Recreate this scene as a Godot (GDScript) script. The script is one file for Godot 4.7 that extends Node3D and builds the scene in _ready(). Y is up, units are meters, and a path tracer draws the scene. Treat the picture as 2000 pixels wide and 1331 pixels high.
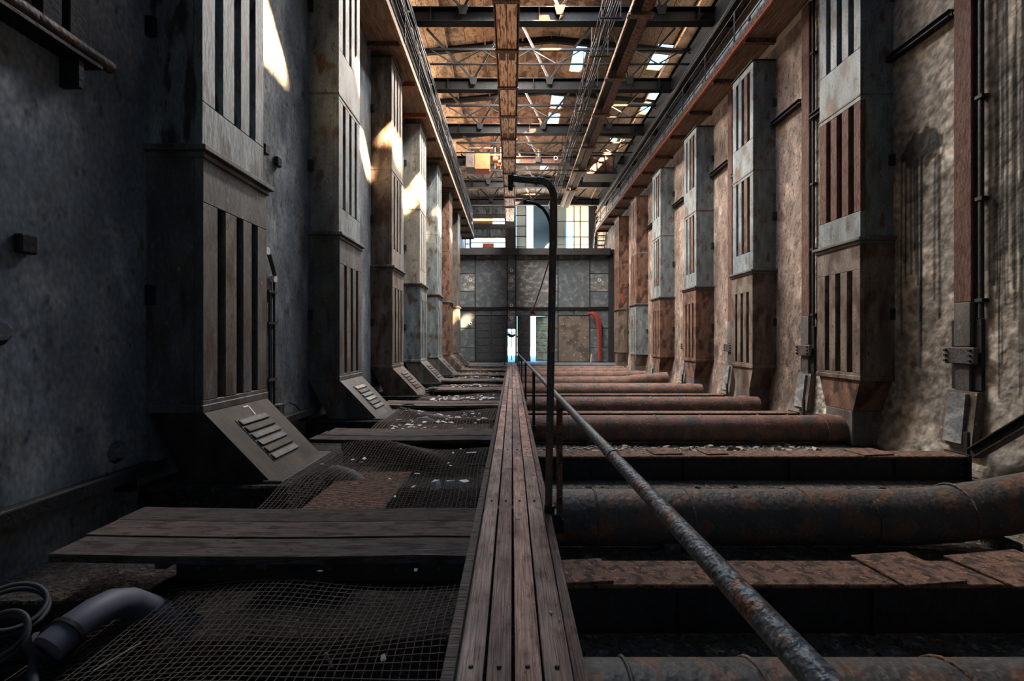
extends Node3D
# An abandoned power-station hall: ducts along both walls, a plank catwalk down the middle, a steel roof with broken skylights.

const H := 1.43       # the eye above the catwalk planks (y = 0)
const F := 889.0      # focal length in pixels of the 2000 px wide frame
const WL := -4.08     # left wall face
const WR := 7.44      # right wall face
const ZEND := 32.4    # lower end wall, metres ahead of the eye
const ZFAR := 40.0    # upper end wall
const RIDGE := 1.68

var M := {}
var used := {}
var based := {}
var rng := RandomNumberGenerator.new()
const ORD := ["nearest", "second nearest", "third", "fourth", "fifth", "sixth", "seventh", "eighth", "ninth", "tenth"]


class MB:
	var v := PackedVector3Array()
	var n := PackedVector3Array()
	var u := PackedVector2Array()

	func uvof(p: Vector3, nn: Vector3) -> Vector2:
		var a := nn.abs()
		if a.x >= a.y and a.x >= a.z:
			return Vector2(-p.z, -p.y)
		if a.z >= a.y:
			return Vector2(p.x, -p.y)
		return Vector2(p.x, -p.z)

	func tri(a: Vector3, b: Vector3, c: Vector3, na: Vector3, nb: Vector3, nc: Vector3) -> void:
		if (b - a).cross(c - a).dot(na + nb + nc) > 0.0:
			v.append(a); v.append(c); v.append(b)
			n.append(na); n.append(nc); n.append(nb)
			u.append(uvof(a, na)); u.append(uvof(c, na)); u.append(uvof(b, na))
		else:
			v.append(a); v.append(b); v.append(c)
			n.append(na); n.append(nb); n.append(nc)
			u.append(uvof(a, na)); u.append(uvof(b, na)); u.append(uvof(c, na))

	func quad(a: Vector3, b: Vector3, c: Vector3, d: Vector3, nn: Vector3) -> void:
		tri(a, b, c, nn, nn, nn)
		tri(a, c, d, nn, nn, nn)

	func box(c: Vector3, s: Vector3, bev := 0.0, B := Basis.IDENTITY) -> void:
		var h := s * 0.5
		var k: float = minf(bev, minf(h.x, minf(h.y, h.z)) * 0.6)
		for ax in 3:
			var a1 := (ax + 1) % 3
			var a2 := (ax + 2) % 3
			for sg in [-1.0, 1.0]:
				var p := []
				for q in [[-1.0, -1.0], [1.0, -1.0], [1.0, 1.0], [-1.0, 1.0]]:
					var w := Vector3.ZERO
					w[ax] = sg * h[ax]
					w[a1] = q[0] * (h[a1] - k)
					w[a2] = q[1] * (h[a2] - k)
					p.append(c + B * w)
				var nn := Vector3.ZERO
				nn[ax] = sg
				quad(p[0], p[1], p[2], p[3], B * nn)
		if k <= 0.0:
			return
		for ax in 3:      # the chamfers along axis ax
			var a1 := (ax + 1) % 3
			var a2 := (ax + 2) % 3
			for s1 in [-1.0, 1.0]:
				for s2 in [-1.0, 1.0]:
					var p := []
					for q in [[-1.0, 0], [1.0, 0], [1.0, 1], [-1.0, 1]]:
						var w := Vector3.ZERO
						w[ax] = q[0] * (h[ax] - k)
						w[a1] = s1 * (h[a1] - (0.0 if q[1] == 0 else k))
						w[a2] = s2 * (h[a2] - (k if q[1] == 0 else 0.0))
						p.append(c + B * w)
					var nn := Vector3.ZERO
					nn[a1] = s1
					nn[a2] = s2
					quad(p[0], p[1], p[2], p[3], (B * nn).normalized())
		for sx in [-1.0, 1.0]:
			for sy in [-1.0, 1.0]:
				for sz in [-1.0, 1.0]:
					var g := Vector3(sx, sy, sz)
					var p := []
					for ax in 3:
						var w := Vector3(h.x - k, h.y - k, h.z - k)
						w[ax] = h[ax]
						p.append(c + B * (w * g))
					var nn := (B * g).normalized()
					tri(p[0], p[1], p[2], nn, nn, nn)

	func span(lo: Vector3, hi: Vector3, bev := 0.0) -> void:
		box((lo + hi) * 0.5, (hi - lo).abs(), bev)

	# a bar of section w (across) by h (along up) from a to b
	func bar(a: Vector3, b: Vector3, w: float, h: float, up := Vector3.UP, bev := 0.0) -> void:
		var d := (b - a)
		var l := d.length()
		d /= l
		var s := d.cross(up)
		if s.length() < 0.01:
			s = d.cross(Vector3.RIGHT)
		s = s.normalized()
		var t := s.cross(d).normalized()
		box((a + b) * 0.5, Vector3(w, h, l), bev, Basis(s, t, -d))

	# an I section: h deep, w wide
	func ibeam(a: Vector3, b: Vector3, w: float, h: float, tf := 0.025, tw := 0.02, up := Vector3.UP) -> void:
		var d := (b - a).normalized()
		var s := d.cross(up).normalized()
		var t := s.cross(d).normalized()
		bar(a, b, tw, h - 2.0 * tf, up)
		bar(a + t * (h - tf) * 0.5, b + t * (h - tf) * 0.5, w, tf, up, 0.006)
		bar(a - t * (h - tf) * 0.5, b - t * (h - tf) * 0.5, w, tf, up, 0.006)

	# a prism: polygon in the plane (ax, ay) extruded along az from e0 to e1
	func prism(poly: PackedVector2Array, ax: Vector3, ay: Vector3, az: Vector3, o: Vector3, e0: float, e1: float) -> void:
		var idx := Geometry2D.triangulate_polygon(poly)
		for e in [e0, e1]:
			var nn: Vector3 = az * (1.0 if e == maxf(e0, e1) else -1.0)
			for i in range(0, idx.size(), 3):
				var q := []
				for j in 3:
					var p2: Vector2 = poly[idx[i + j]]
					q.append(o + ax * p2.x + ay * p2.y + az * e)
				tri(q[0], q[1], q[2], nn, nn, nn)
		var area := 0.0
		for i in poly.size():
			area += poly[i].cross(poly[(i + 1) % poly.size()])
		for i in poly.size():
			var p: Vector2 = poly[i]
			var q2: Vector2 = poly[(i + 1) % poly.size()]
			var nd := (q2 - p).normalized()
			var nn2 := Vector2(nd.y, -nd.x) * (1.0 if area > 0.0 else -1.0)
			var nn := ax * nn2.x + ay * nn2.y
			var A := o + ax * p.x + ay * p.y
			var Bq := o + ax * q2.x + ay * q2.y
			quad(A + az * e0, Bq + az * e0, Bq + az * e1, A + az * e1, nn)

	# a frustum between two rectangles of four corners each, in the same order
	func loft(p: Array, q: Array, caps := true) -> void:
		var mid := Vector3.ZERO
		for i in 4:
			mid += (p[i] + q[i]) * 0.125
		for i in 4:
			var j := (i + 1) % 4
			var nn: Vector3 = (p[j] - p[i]).cross(q[i] - p[i]).normalized()
			if nn.dot((p[i] + q[j]) * 0.5 - mid) < 0.0:
				nn = -nn
			quad(p[i], p[j], q[j], q[i], nn)
		if caps:
			for r in [p, q]:
				var nn: Vector3 = (r[1] - r[0]).cross(r[3] - r[0]).normalized()
				if nn.dot((r[0] + r[2]) * 0.5 - mid) < 0.0:
					nn = -nn
				quad(r[0], r[1], r[2], r[3], nn)

	func tube(path: Array, r: Variant, sides := 8, caps := true, closed := false) -> void:
		var m := path.size()
		var rings := []
		var t0: Vector3 = (path[1] - path[0]).normalized()
		var s: Vector3 = t0.cross(Vector3.UP)
		if s.length() < 0.1:
			s = t0.cross(Vector3.RIGHT)
		s = s.normalized()
		for i in m:
			var a: Vector3 = path[(i - 1 + m) % m] if (closed or i > 0) else path[i]
			var b: Vector3 = path[(i + 1) % m] if (closed or i < m - 1) else path[i]
			var t := (b - a).normalized()
			s = (s - t * s.dot(t)).normalized()
			var w := t.cross(s)
			var ri: float = r[i] if r is Array else r
			var ring := []
			for k in sides:
				var ang := TAU * k / sides
				var d := s * cos(ang) + w * sin(ang)
				ring.append([path[i] + d * ri, d])
			rings.append(ring)
		var last := m if closed else m - 1
		for i in last:
			var A: Array = rings[i]
			var Bq: Array = rings[(i + 1) % m]
			for k in sides:
				var k2 := (k + 1) % sides
				tri(A[k][0], A[k2][0], Bq[k2][0], A[k][1], A[k2][1], Bq[k2][1])
				tri(A[k][0], Bq[k2][0], Bq[k][0], A[k][1], Bq[k2][1], Bq[k][1])
		if caps and not closed:
			for e in [0, m - 1]:
				var nn: Vector3 = (path[0] - path[1]).normalized() if e == 0 else (path[m - 1] - path[m - 2]).normalized()
				for k in range(1, sides - 1):
					tri(rings[e][0][0], rings[e][k][0], rings[e][k + 1][0], nn, nn, nn)

	func ring(c: Vector3, axis: Vector3, R: float, r: float, seg := 20, sides := 6) -> void:
		var a := axis.normalized()
		var s := a.cross(Vector3.UP if absf(a.y) < 0.9 else Vector3.RIGHT).normalized()
		var w := a.cross(s)
		var path := []
		for i in seg:
			path.append(c + (s * cos(TAU * i / seg) + w * sin(TAU * i / seg)) * R)
		tube(path, r, sides, false, true)

	func cyl(a: Vector3, b: Vector3, r: float, sides := 12) -> void:
		tube([a, b], r, sides)

	# an uneven chip of rubble
	func chip(c: Vector3, s: Vector3, g: RandomNumberGenerator) -> void:
		var B := Basis(Vector3.UP, g.randf() * TAU) * Basis(Vector3.RIGHT, g.randf_range(-0.35, 0.35))
		var lo := []
		var hi := []
		for q in [[-1, -1], [1, -1], [1, 1], [-1, 1]]:
			lo.append(c + B * (Vector3(q[0] * g.randf_range(0.3, 0.55), -0.5, q[1] * g.randf_range(0.3, 0.55)) * s))
			hi.append(c + B * (Vector3(q[0] * g.randf_range(0.2, 0.5), g.randf_range(0.3, 0.5), q[1] * g.randf_range(0.2, 0.5)) * s))
		loft(lo, hi)


func P(px: float, py: float, z: float) -> Vector3:
	return Vector3((px - 1000.0) * z / F, H - (py - 665.5) * z / F, -z)


func roof_y(x: float) -> float:
	return H + 12.95 - 0.1 * absf(x - RIDGE)


func numbered(called: String) -> String:
	if not used.has(called):
		used[called] = 0
		return called
	used[called] += 1
	return "%s_%03d" % [called, used[called]]


# commits a shape as one named mesh; at top level it stands at the middle of its own foot
func put(called: String, b: MB, mat: Material, parent: Node3D = null) -> MeshInstance3D:
	var o := MeshInstance3D.new()
	var at := Vector3.ZERO
	if parent == null:
		o.name = numbered(called)
		var lo := b.v[0]
		var hi := b.v[0]
		for p in b.v:
			lo = lo.min(p)
			hi = hi.max(p)
		at = Vector3((lo.x + hi.x) * 0.5, lo.y, (lo.z + hi.z) * 0.5)
		o.position = at
		add_child(o)
		based[o] = at
	else:
		o.name = called
		parent.add_child(o, true)
		at = based[parent]
		based[o] = at
	var vv := b.v.duplicate()
	for i in vv.size():
		vv[i] -= at
	var arr := []
	arr.resize(Mesh.ARRAY_MAX)
	arr[Mesh.ARRAY_VERTEX] = vv
	arr[Mesh.ARRAY_NORMAL] = b.n
	arr[Mesh.ARRAY_TEX_UV] = b.u
	var me := ArrayMesh.new()
	me.add_surface_from_arrays(Mesh.PRIMITIVE_TRIANGLES, arr)
	me.surface_set_material(0, mat)
	o.mesh = me
	o.cast_shadow = GeometryInstance3D.SHADOW_CASTING_SETTING_ON
	return o


func thing(called: String, label: String, category: String, at: Vector3, group := "") -> Node3D:
	var o := Node3D.new()
	o.name = numbered(called)
	o.position = at
	add_child(o)
	based[o] = at
	tag(o, label, category, group)
	return o


func tag(o: Node3D, label: String, category: String, group := "") -> Node3D:
	o.set_meta("label", label)
	o.set_meta("category", category)
	if group:
		o.set_meta("group", group)
	return o


func struct(called: String, b: MB, mat: Material, parent: Node3D = null) -> MeshInstance3D:
	var o := put(called, b, mat, parent)
	if parent == null:
		o.set_meta("kind", "structure")
	return o


func part_box(called: String, lo: Vector3, hi: Vector3, mat: Material, parent: Node3D, bev := 0.0) -> MeshInstance3D:
	var b := MB.new()
	b.span(lo, hi, bev)
	return put(called, b, mat, parent)


# ---------------------------------------------------------------- textures
var noises := {}
const TS := 512


func noise(sd: int, freq: float, oct := 4, kind := FastNoiseLite.TYPE_SIMPLEX_SMOOTH, frac := FastNoiseLite.FRACTAL_FBM) -> PackedByteArray:
	var key := "%d|%f|%d|%d|%d" % [sd, freq, oct, kind, frac]
	if not noises.has(key):
		var f := FastNoiseLite.new()
		f.seed = sd
		f.noise_type = kind
		f.frequency = freq
		f.fractal_type = frac
		f.fractal_octaves = oct
		var im := f.get_seamless_image(TS, TS)
		im.convert(Image.FORMAT_L8)
		noises[key] = im.get_data()
	return noises[key]


func lut(lo: float, hi: float) -> PackedFloat32Array:
	var t := PackedFloat32Array()
	for i in 256:
		t.append(smoothstep(lo, hi, i / 255.0))
	return t


# base colours c0-c1 by slow noise, patches of cb by a second noise between lo and hi, small spots of cs, fine grain
func paint(sd: int, c0: Color, c1: Color, f0: float, cb: Color, fb: float, lo: float, hi: float, cs: Color, slo: float, shi: float, grain := 0.16) -> Image:
	var a := noise(sd, f0, 4)
	var b := noise(sd + 1, fb, 5)
	var c := noise(sd + 2, 0.035, 4)
	var d := noise(77, 0.12, 3)
	var lb := lut(lo, hi)
	var lc := lut(slo, shi)
	var out := PackedByteArray()
	out.resize(TS * TS * 3)
	for i in TS * TS:
		var t: float = a[i] / 255.0
		var k: float = lb[b[i]]
		var s: float = lc[c[i]]
		var g: float = 1.0 + (d[i] / 255.0 - 0.5) * 2.0 * grain
		var r: float = lerpf(lerpf(lerpf(c0.r, c1.r, t), cb.r, k), cs.r, s) * g
		var gr: float = lerpf(lerpf(lerpf(c0.g, c1.g, t), cb.g, k), cs.g, s) * g
		var bl: float = lerpf(lerpf(lerpf(c0.b, c1.b, t), cb.b, k), cs.b, s) * g
		out[i * 3] = clampi(int(r * 255.0), 0, 255)
		out[i * 3 + 1] = clampi(int(gr * 255.0), 0, 255)
		out[i * 3 + 2] = clampi(int(bl * 255.0), 0, 255)
	return Image.create_from_data(TS, TS, false, Image.FORMAT_RGB8, out)


func height_tex(sd: int, freq: float, oct := 5, frac := FastNoiseLite.FRACTAL_FBM) -> ImageTexture:
	return ImageTexture.create_from_image(Image.create_from_data(TS, TS, false, Image.FORMAT_L8, noise(sd, freq, oct, FastNoiseLite.TYPE_SIMPLEX_SMOOTH, frac)))


func mat(im: Image, scale: Vector3, rough: float, bump: Texture2D = null, cm := 0.0, metal := 0.0, tri := true) -> StandardMaterial3D:
	var m := StandardMaterial3D.new()
	m.albedo_texture = ImageTexture.create_from_image(im)
	m.roughness = rough
	m.metallic = metal
	m.metallic_specular = 0.4
	if tri:
		m.uv1_triplanar = true
		m.uv1_world_triplanar = true
		m.uv1_triplanar_sharpness = 6.0
	m.uv1_scale = scale
	if bump:
		m.heightmap_enabled = true
		m.heightmap_texture = bump
		m.heightmap_scale = cm
	return m


# slow stains that lie over a material at their own scale
func stained(m: StandardMaterial3D, tex: Texture2D, scale: Vector3) -> StandardMaterial3D:
	m.detail_enabled = true
	m.detail_blend_mode = BaseMaterial3D.BLEND_MODE_MUL
	m.detail_albedo = tex
	m.detail_uv_layer = BaseMaterial3D.DETAIL_UV_2
	m.uv2_triplanar = true
	m.uv2_world_triplanar = true
	m.uv2_triplanar_sharpness = 6.0
	m.uv2_scale = scale
	return m


func tinted(m: StandardMaterial3D, c: Color) -> StandardMaterial3D:
	var t: StandardMaterial3D = m.duplicate()
	t.albedo_color = c
	return t


func rgb(r: int, g: int, b: int) -> Color:
	return Color8(r, g, b)


func plain(c: Color, rough := 0.8, metal := 0.0) -> StandardMaterial3D:
	var m := StandardMaterial3D.new()
	m.albedo_color = c
	m.roughness = rough
	m.metallic = metal
	return m


func materials() -> void:
	var fine := height_tex(5, 0.05, 5)
	var coarse := height_tex(6, 0.018, 6)
	var ridged := height_tex(7, 0.03, 5, FastNoiseLite.FRACTAL_RIDGED)
	var stain := ImageTexture.create_from_image(paint(141, rgb(205, 205, 205), rgb(255, 255, 255), 0.008, rgb(150, 146, 142), 0.012, 0.5, 0.85, rgb(120, 112, 108), 0.68, 0.92, 0.05))
	var grime := ImageTexture.create_from_image(paint(145, rgb(190, 190, 190), rgb(255, 255, 255), 0.006, rgb(170, 164, 158), 0.01, 0.5, 1.0, rgb(150, 146, 140), 0.75, 1.0, 0.04))
	# walls
	M.conc_left = mat(paint(11, rgb(108, 117, 124), rgb(150, 158, 164), 0.010, rgb(178, 182, 184), 0.008, 0.5, 0.95, rgb(84, 86, 88), 0.66, 1.0), Vector3(0.28, 0.16, 0.28), 0.95, coarse, 3.0)
	var rw := paint(21, rgb(118, 107, 100), rgb(166, 147, 136), 0.012, rgb(190, 172, 158), 0.008, 0.5, 0.95, rgb(80, 74, 68), 0.6, 1.0)
	M.conc_right = mat(rw, Vector3(0.33, 0.2, 0.33), 0.95, coarse, 6.0)
	M.conc_stain = mat(stained_wall(), Vector3(1.0 / 12.0, 1.0 / 12.0, 1), 0.9, null, 0.0, 0.0, false)
	M.conc_stain.uv1_offset = Vector3(0, 10.0 / 12.0, 0)
	var fr := FastNoiseLite.new()
	fr.seed = 9
	fr.frequency = 0.03
	fr.fractal_octaves = 5
	M.conc_stain.heightmap_enabled = true
	M.conc_stain.heightmap_texture = ImageTexture.create_from_image(fr.get_image(1024, 1024))
	M.conc_stain.heightmap_scale = 6.0
	M.conc_floor = mat(paint(31, rgb(70, 64, 60), rgb(112, 104, 96), 0.014, rgb(140, 130, 118), 0.03, 0.62, 0.8, rgb(44, 40, 38), 0.7, 0.85, 0.3), Vector3(0.5, 0.5, 0.5), 0.97, ridged, 3.0)
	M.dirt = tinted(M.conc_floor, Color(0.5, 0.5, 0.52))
	M.conc_end = mat(paint(36, rgb(66, 74, 80), rgb(84, 91, 96), 0.012, rgb(100, 106, 110), 0.01, 0.5, 0.9, rgb(60, 58, 56), 0.65, 1.0), Vector3(0.3, 0.3, 0.3), 0.95, coarse, 0.5)
	M.conc_end_light = mat(paint(38, rgb(84, 89, 93), rgb(102, 105, 107), 0.014, rgb(140, 142, 142), 0.012, 0.45, 0.85, rgb(76, 72, 68), 0.62, 0.95), Vector3(0.25, 0.4, 0.25), 0.95, coarse, 0.5)
	M.conc_end_brown = mat(paint(40, rgb(86, 78, 72), rgb(104, 94, 86), 0.012, rgb(70, 65, 61), 0.007, 0.5, 0.8, rgb(150, 138, 126), 0.75, 0.9), Vector3(0.25, 0.25, 0.25), 0.95, coarse, 0.5)
	stained(M.conc_left, grime, Vector3(0.13, 0.09, 0.13))
	stained(M.conc_right, grime, Vector3(0.17, 0.11, 0.17))
	# sheet metal of the ducts
	M.paint_teal = mat(paint(51, rgb(96, 108, 112), rgb(136, 146, 148), 0.010, rgb(92, 70, 56), 0.008, 0.6, 0.85, rgb(70, 62, 56), 0.7, 1.0), Vector3(0.5, 0.25, 0.5), 0.62, fine, 0.25)
	M.paint_grey = mat(paint(54, rgb(78, 78, 78), rgb(112, 108, 104), 0.010, rgb(86, 66, 54), 0.008, 0.55, 0.9, rgb(128, 134, 136), 0.7, 1.0), Vector3(0.5, 0.22, 0.5), 0.66, fine, 0.25)
	M.paint_brown = mat(paint(57, rgb(100, 90, 82), rgb(132, 122, 112), 0.010, rgb(80, 60, 48), 0.008, 0.42, 0.8, rgb(60, 50, 44), 0.66, 1.0), Vector3(0.5, 0.2, 0.5), 0.72, fine, 0.3)
	M.paint_cream = mat(paint(60, rgb(150, 148, 140), rgb(178, 172, 160), 0.010, rgb(132, 104, 78), 0.01, 0.66, 0.95, rgb(108, 84, 64), 0.78, 1.0), Vector3(0.5, 0.25, 0.5), 0.6, fine, 0.2)
	M.paint_rust = mat(paint(63, rgb(92, 68, 56), rgb(128, 98, 82), 0.012, rgb(66, 44, 36), 0.01, 0.45, 0.8, rgb(150, 140, 130), 0.75, 1.0), Vector3(0.5, 0.3, 0.5), 0.8, fine, 0.4)
	M.paint_blue = mat(paint(66, rgb(106, 122, 132), rgb(140, 154, 160), 0.010, rgb(60, 60, 60), 0.01, 0.56, 0.8, rgb(96, 76, 62), 0.7, 1.0), Vector3(0.6, 0.16, 0.6), 0.6, fine, 0.3)
	for k in [M.paint_teal, M.paint_grey, M.paint_brown, M.paint_cream, M.paint_rust, M.paint_blue]:
		stained(k, grime, Vector3(0.6, 0.14, 0.6))
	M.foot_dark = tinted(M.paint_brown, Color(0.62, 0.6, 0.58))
	# pipes, steel
	M.pipe = mat(paint(71, rgb(88, 66, 58), rgb(118, 90, 78), 0.010, rgb(74, 70, 68), 0.008, 0.5, 0.7, rgb(150, 128, 112), 0.78, 0.95), Vector3(0.42, 0.42, 0.42), 0.7, fine, 1.2)
	M.pipe_dark = mat(paint(74, rgb(58, 56, 55), rgb(80, 76, 72), 0.010, rgb(98, 72, 58), 0.011, 0.58, 0.7, rgb(124, 114, 106), 0.76, 0.92), Vector3(0.5, 0.5, 0.5), 0.6, fine, 1.0)
	M.rust = mat(paint(81, rgb(84, 62, 52), rgb(120, 90, 74), 0.012, rgb(58, 44, 38), 0.02, 0.5, 0.7, rgb(150, 104, 74), 0.7, 0.84, 0.25), Vector3(0.8, 0.8, 0.8), 0.85, fine, 1.0)
	M.rust_red = mat(paint(84, rgb(72, 54, 48), rgb(98, 72, 62), 0.012, rgb(76, 46, 36), 0.02, 0.55, 0.75, rgb(60, 48, 42), 0.7, 0.84), Vector3(0.7, 0.25, 0.7), 0.85, fine, 0.8)
	M.steel = mat(paint(87, rgb(58, 58, 60), rgb(84, 84, 86), 0.012, rgb(76, 58, 48), 0.018, 0.58, 0.76, rgb(46, 44, 44), 0.7, 0.84), Vector3(0.6, 0.6, 0.6), 0.62, fine, 0.5, 0.25)
	M.steel_dark = tinted(M.steel, Color(0.6, 0.62, 0.64))
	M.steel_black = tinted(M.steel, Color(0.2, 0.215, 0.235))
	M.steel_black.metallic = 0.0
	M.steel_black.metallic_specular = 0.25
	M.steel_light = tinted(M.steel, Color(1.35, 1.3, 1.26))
	M.railing = mat(paint(91, rgb(74, 80, 86), rgb(104, 110, 114), 0.014, rgb(112, 78, 58), 0.016, 0.55, 0.7, rgb(150, 156, 160), 0.74, 0.95), Vector3(1.6, 1.6, 1.6), 0.5, fine, 0.6, 0.3)
	M.girder = mat(paint(94, rgb(206, 172, 142), rgb(232, 206, 178), 0.012, rgb(132, 84, 58), 0.016, 0.5, 0.75, rgb(92, 58, 42), 0.66, 0.95), Vector3(1.3, 1.3, 0.16), 0.8, fine, 1.0)
	# timber: the grain runs along z for the catwalk, along x for the cross planks
	var wood := paint(101, rgb(138, 121, 112), rgb(174, 154, 143), 0.03, rgb(112, 97, 90), 0.05, 0.5, 0.9, rgb(186, 168, 157), 0.7, 1.0, 0.22)
	M.walk = []
	M.cross = []
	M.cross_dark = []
	for t in [Color(1, 1, 1), Color(0.88, 0.86, 0.86), Color(1.12, 1.06, 1.03)]:
		var w := mat(wood, Vector3(3.4, 3.4, 0.07), 0.88, fine, 0.5)
		stained(w, grime, Vector3(1.3, 1.3, 0.6))
		w.albedo_color = Color(t.r * 1.16, t.g * 1.16, t.b * 1.18)
		M.walk.append(w)
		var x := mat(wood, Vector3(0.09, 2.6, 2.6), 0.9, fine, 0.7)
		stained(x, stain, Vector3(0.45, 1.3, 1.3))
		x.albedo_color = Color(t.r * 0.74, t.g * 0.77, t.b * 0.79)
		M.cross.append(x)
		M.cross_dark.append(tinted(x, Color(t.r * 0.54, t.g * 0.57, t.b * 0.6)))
	# roof and upper works
	M.roof = []
	var rt := paint(111, rgb(146, 126, 108), rgb(170, 149, 130), 0.012, rgb(134, 112, 92), 0.012, 0.5, 0.85, rgb(108, 88, 72), 0.66, 1.0)
	for t in [Color(1, 1, 1), Color(0.86, 0.84, 0.82), Color(1.08, 1.04, 1.0)]:
		var w := mat(rt, Vector3(0.5, 0.5, 0.5), 0.95, ridged, 3.0)
		w.albedo_color = t
		stained(w, stain, Vector3(0.21, 0.21, 0.13))
		M.roof.append(w)
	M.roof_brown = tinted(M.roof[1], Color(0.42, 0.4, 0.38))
	M.board = []
	var bt := paint(116, rgb(112, 98, 86), rgb(150, 132, 116), 0.014, rgb(80, 66, 56), 0.02, 0.54, 0.72, rgb(168, 156, 144), 0.74, 0.88)
	for t in [Color(1, 1, 1), Color(0.78, 0.76, 0.74), Color(1.1, 1.08, 1.06)]:
		var w := mat(bt, Vector3(0.6, 1.4, 0.2), 0.9, fine, 0.8)
		w.albedo_color = t
		M.board.append(w)
	M.ledge = mat(paint(121, rgb(112, 94, 80), rgb(146, 124, 106), 0.014, rgb(118, 84, 64), 0.014, 0.5, 0.85, rgb(80, 66, 56), 0.66, 0.95), Vector3(1.2, 1.2, 0.16), 0.9, coarse, 2.0)
	M.orange = mat(paint(126, rgb(160, 82, 48), rgb(186, 104, 64), 0.012, rgb(112, 62, 42), 0.03, 0.6, 0.78, rgb(88, 54, 42), 0.74, 0.88), Vector3(0.8, 0.8, 0.8), 0.8, fine, 0.5)
	M.red = plain(rgb(120, 42, 32), 0.7)
	M.rope = plain(rgb(196, 74, 70), 0.9)
	M.door = mat(paint(131, rgb(40, 46, 50), rgb(60, 66, 70), 0.012, rgb(80, 80, 78), 0.02, 0.66, 0.82, rgb(30, 30, 32), 0.7, 0.86), Vector3(0.8, 0.8, 0.8), 0.7, fine, 0.5)
	M.door_green = mat(paint(134, rgb(96, 128, 124), rgb(134, 164, 160), 0.012, rgb(150, 104, 72), 0.012, 0.55, 0.72, rgb(84, 88, 84), 0.72, 0.86), Vector3(0.6, 0.4, 0.6), 0.7, fine, 0.5)
	M.wire = plain(rgb(76, 66, 61), 0.8, 0.1)
	M.paper = plain(rgb(200, 200, 196), 0.9)
	M.paper_dull = plain(rgb(150, 140, 130), 0.95)
	M.cable = plain(rgb(26, 26, 28), 0.7)
	M.hose = plain(rgb(34, 40, 44), 0.7)
	M.white_pipe = plain(rgb(78, 80, 94), 0.6)
	M.sky_blue = plain(rgb(84, 124, 148), 0.55)
	M.ground_out = plain(rgb(176, 172, 164), 0.95)
	M.chalk = plain(rgb(216, 200, 190), 0.95)
	M.added_glow = plain(rgb(220, 210, 190), 0.6)     # emissive glow of the added, unseen panes
	M.added_glow.emission_enabled = true
	M.added_glow.emission = Color(1.0, 0.86, 0.7)
	M.added_glow.emission_energy_multiplier = 0.5
	M.sheet = StandardMaterial3D.new()         # weathered plastic glazing that glows with the daylight behind it
	M.sheet.albedo_color = rgb(214, 206, 186)
	M.sheet.roughness = 0.7
	M.sheet.backlight_enabled = true
	M.sheet.backlight = Color(0.95, 0.9, 0.78)
	M.sheet_grey = M.sheet.duplicate()
	M.sheet_grey.albedo_color = rgb(170, 182, 180)
	M.sheet_grey.backlight = Color(0.32, 0.36, 0.36)


# the near part of the right wall: a wide splash and long runs of water stain, 12 m by 12 m, unrepeated
func stained_wall() -> Image:
	var im := paint(21, rgb(104, 102, 98), rgb(150, 142, 132), 0.018, rgb(176, 168, 156), 0.012, 0.5, 0.9, rgb(70, 68, 64), 0.62, 1.0, 0.3)
	im.resize(1024, 1024, Image.INTERPOLATE_CUBIC)
	var d := im.get_data()
	var g := RandomNumberGenerator.new()
	g.seed = 4
	var runs := []                      # z, top y, bottom y, width in metres, darkness
	for k in 13:
		runs.append([8.27 + g.randf_range(-0.42, 0.42), g.randf_range(4.6, 4.95), g.randf_range(0.6, 3.4), g.randf_range(0.015, 0.05), 0.5])
	for k in 34:
		runs.append([g.randf_range(6.0, 7.0), g.randf_range(5.0, 9.5), g.randf_range(0.3, 3.0), g.randf_range(0.012, 0.045), g.randf_range(0.35, 0.6)])
	for k in 14:
		runs.append([g.randf_range(10.3, 11.2), g.randf_range(4.0, 8.5), g.randf_range(0.5, 3.0), g.randf_range(0.01, 0.03), 0.75])
	for r in runs:
		var y0 := int((10.0 - r[1]) / 12.0 * 1024.0)
		var y1 := int((10.0 - r[2]) / 12.0 * 1024.0)
		var x: float = r[0] / 12.0 * 1024.0
		var w: float = maxf(1.2, r[3] / 12.0 * 1024.0)
		for y in range(maxi(y0, 0), mini(y1, 1023)):
			x += g.randf_range(-0.14, 0.14)
			for xi in range(int(x - w), int(x + w) + 1):
				var k: float = lerpf(r[4], 1.0, clampf(absf(xi - x) / w, 0.0, 1.0))
				for c in 3:
					var i := (y * 1024 + posmod(xi, 1024)) * 3 + c
					d[i] = int(d[i] * k)
	# the splash above the runs
	for y in range(int(4.55 / 12 * 1024), int(5.7 / 12 * 1024)):
		for x in range(int(7.6 / 12 * 1024), int(8.9 / 12 * 1024)):
			var dz: float = (x / 1024.0 * 12.0 - 8.25) / 0.42
			var dy: float = ((10.0 - y / 1024.0 * 12.0) - 4.93) / 0.34
			var e: float = dz * dz + dy * dy + 0.3 * sin(x * 0.3) * cos(y * 0.21)
			var k: float = lerpf(0.42, 1.0, smoothstep(0.7, 1.15, e))
			for c in 3:
				var i := (y * 1024 + x) * 3 + c
				d[i] = int(d[i] * k)
	return Image.create_from_data(1024, 1024, false, Image.FORMAT_RGB8, d)


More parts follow.
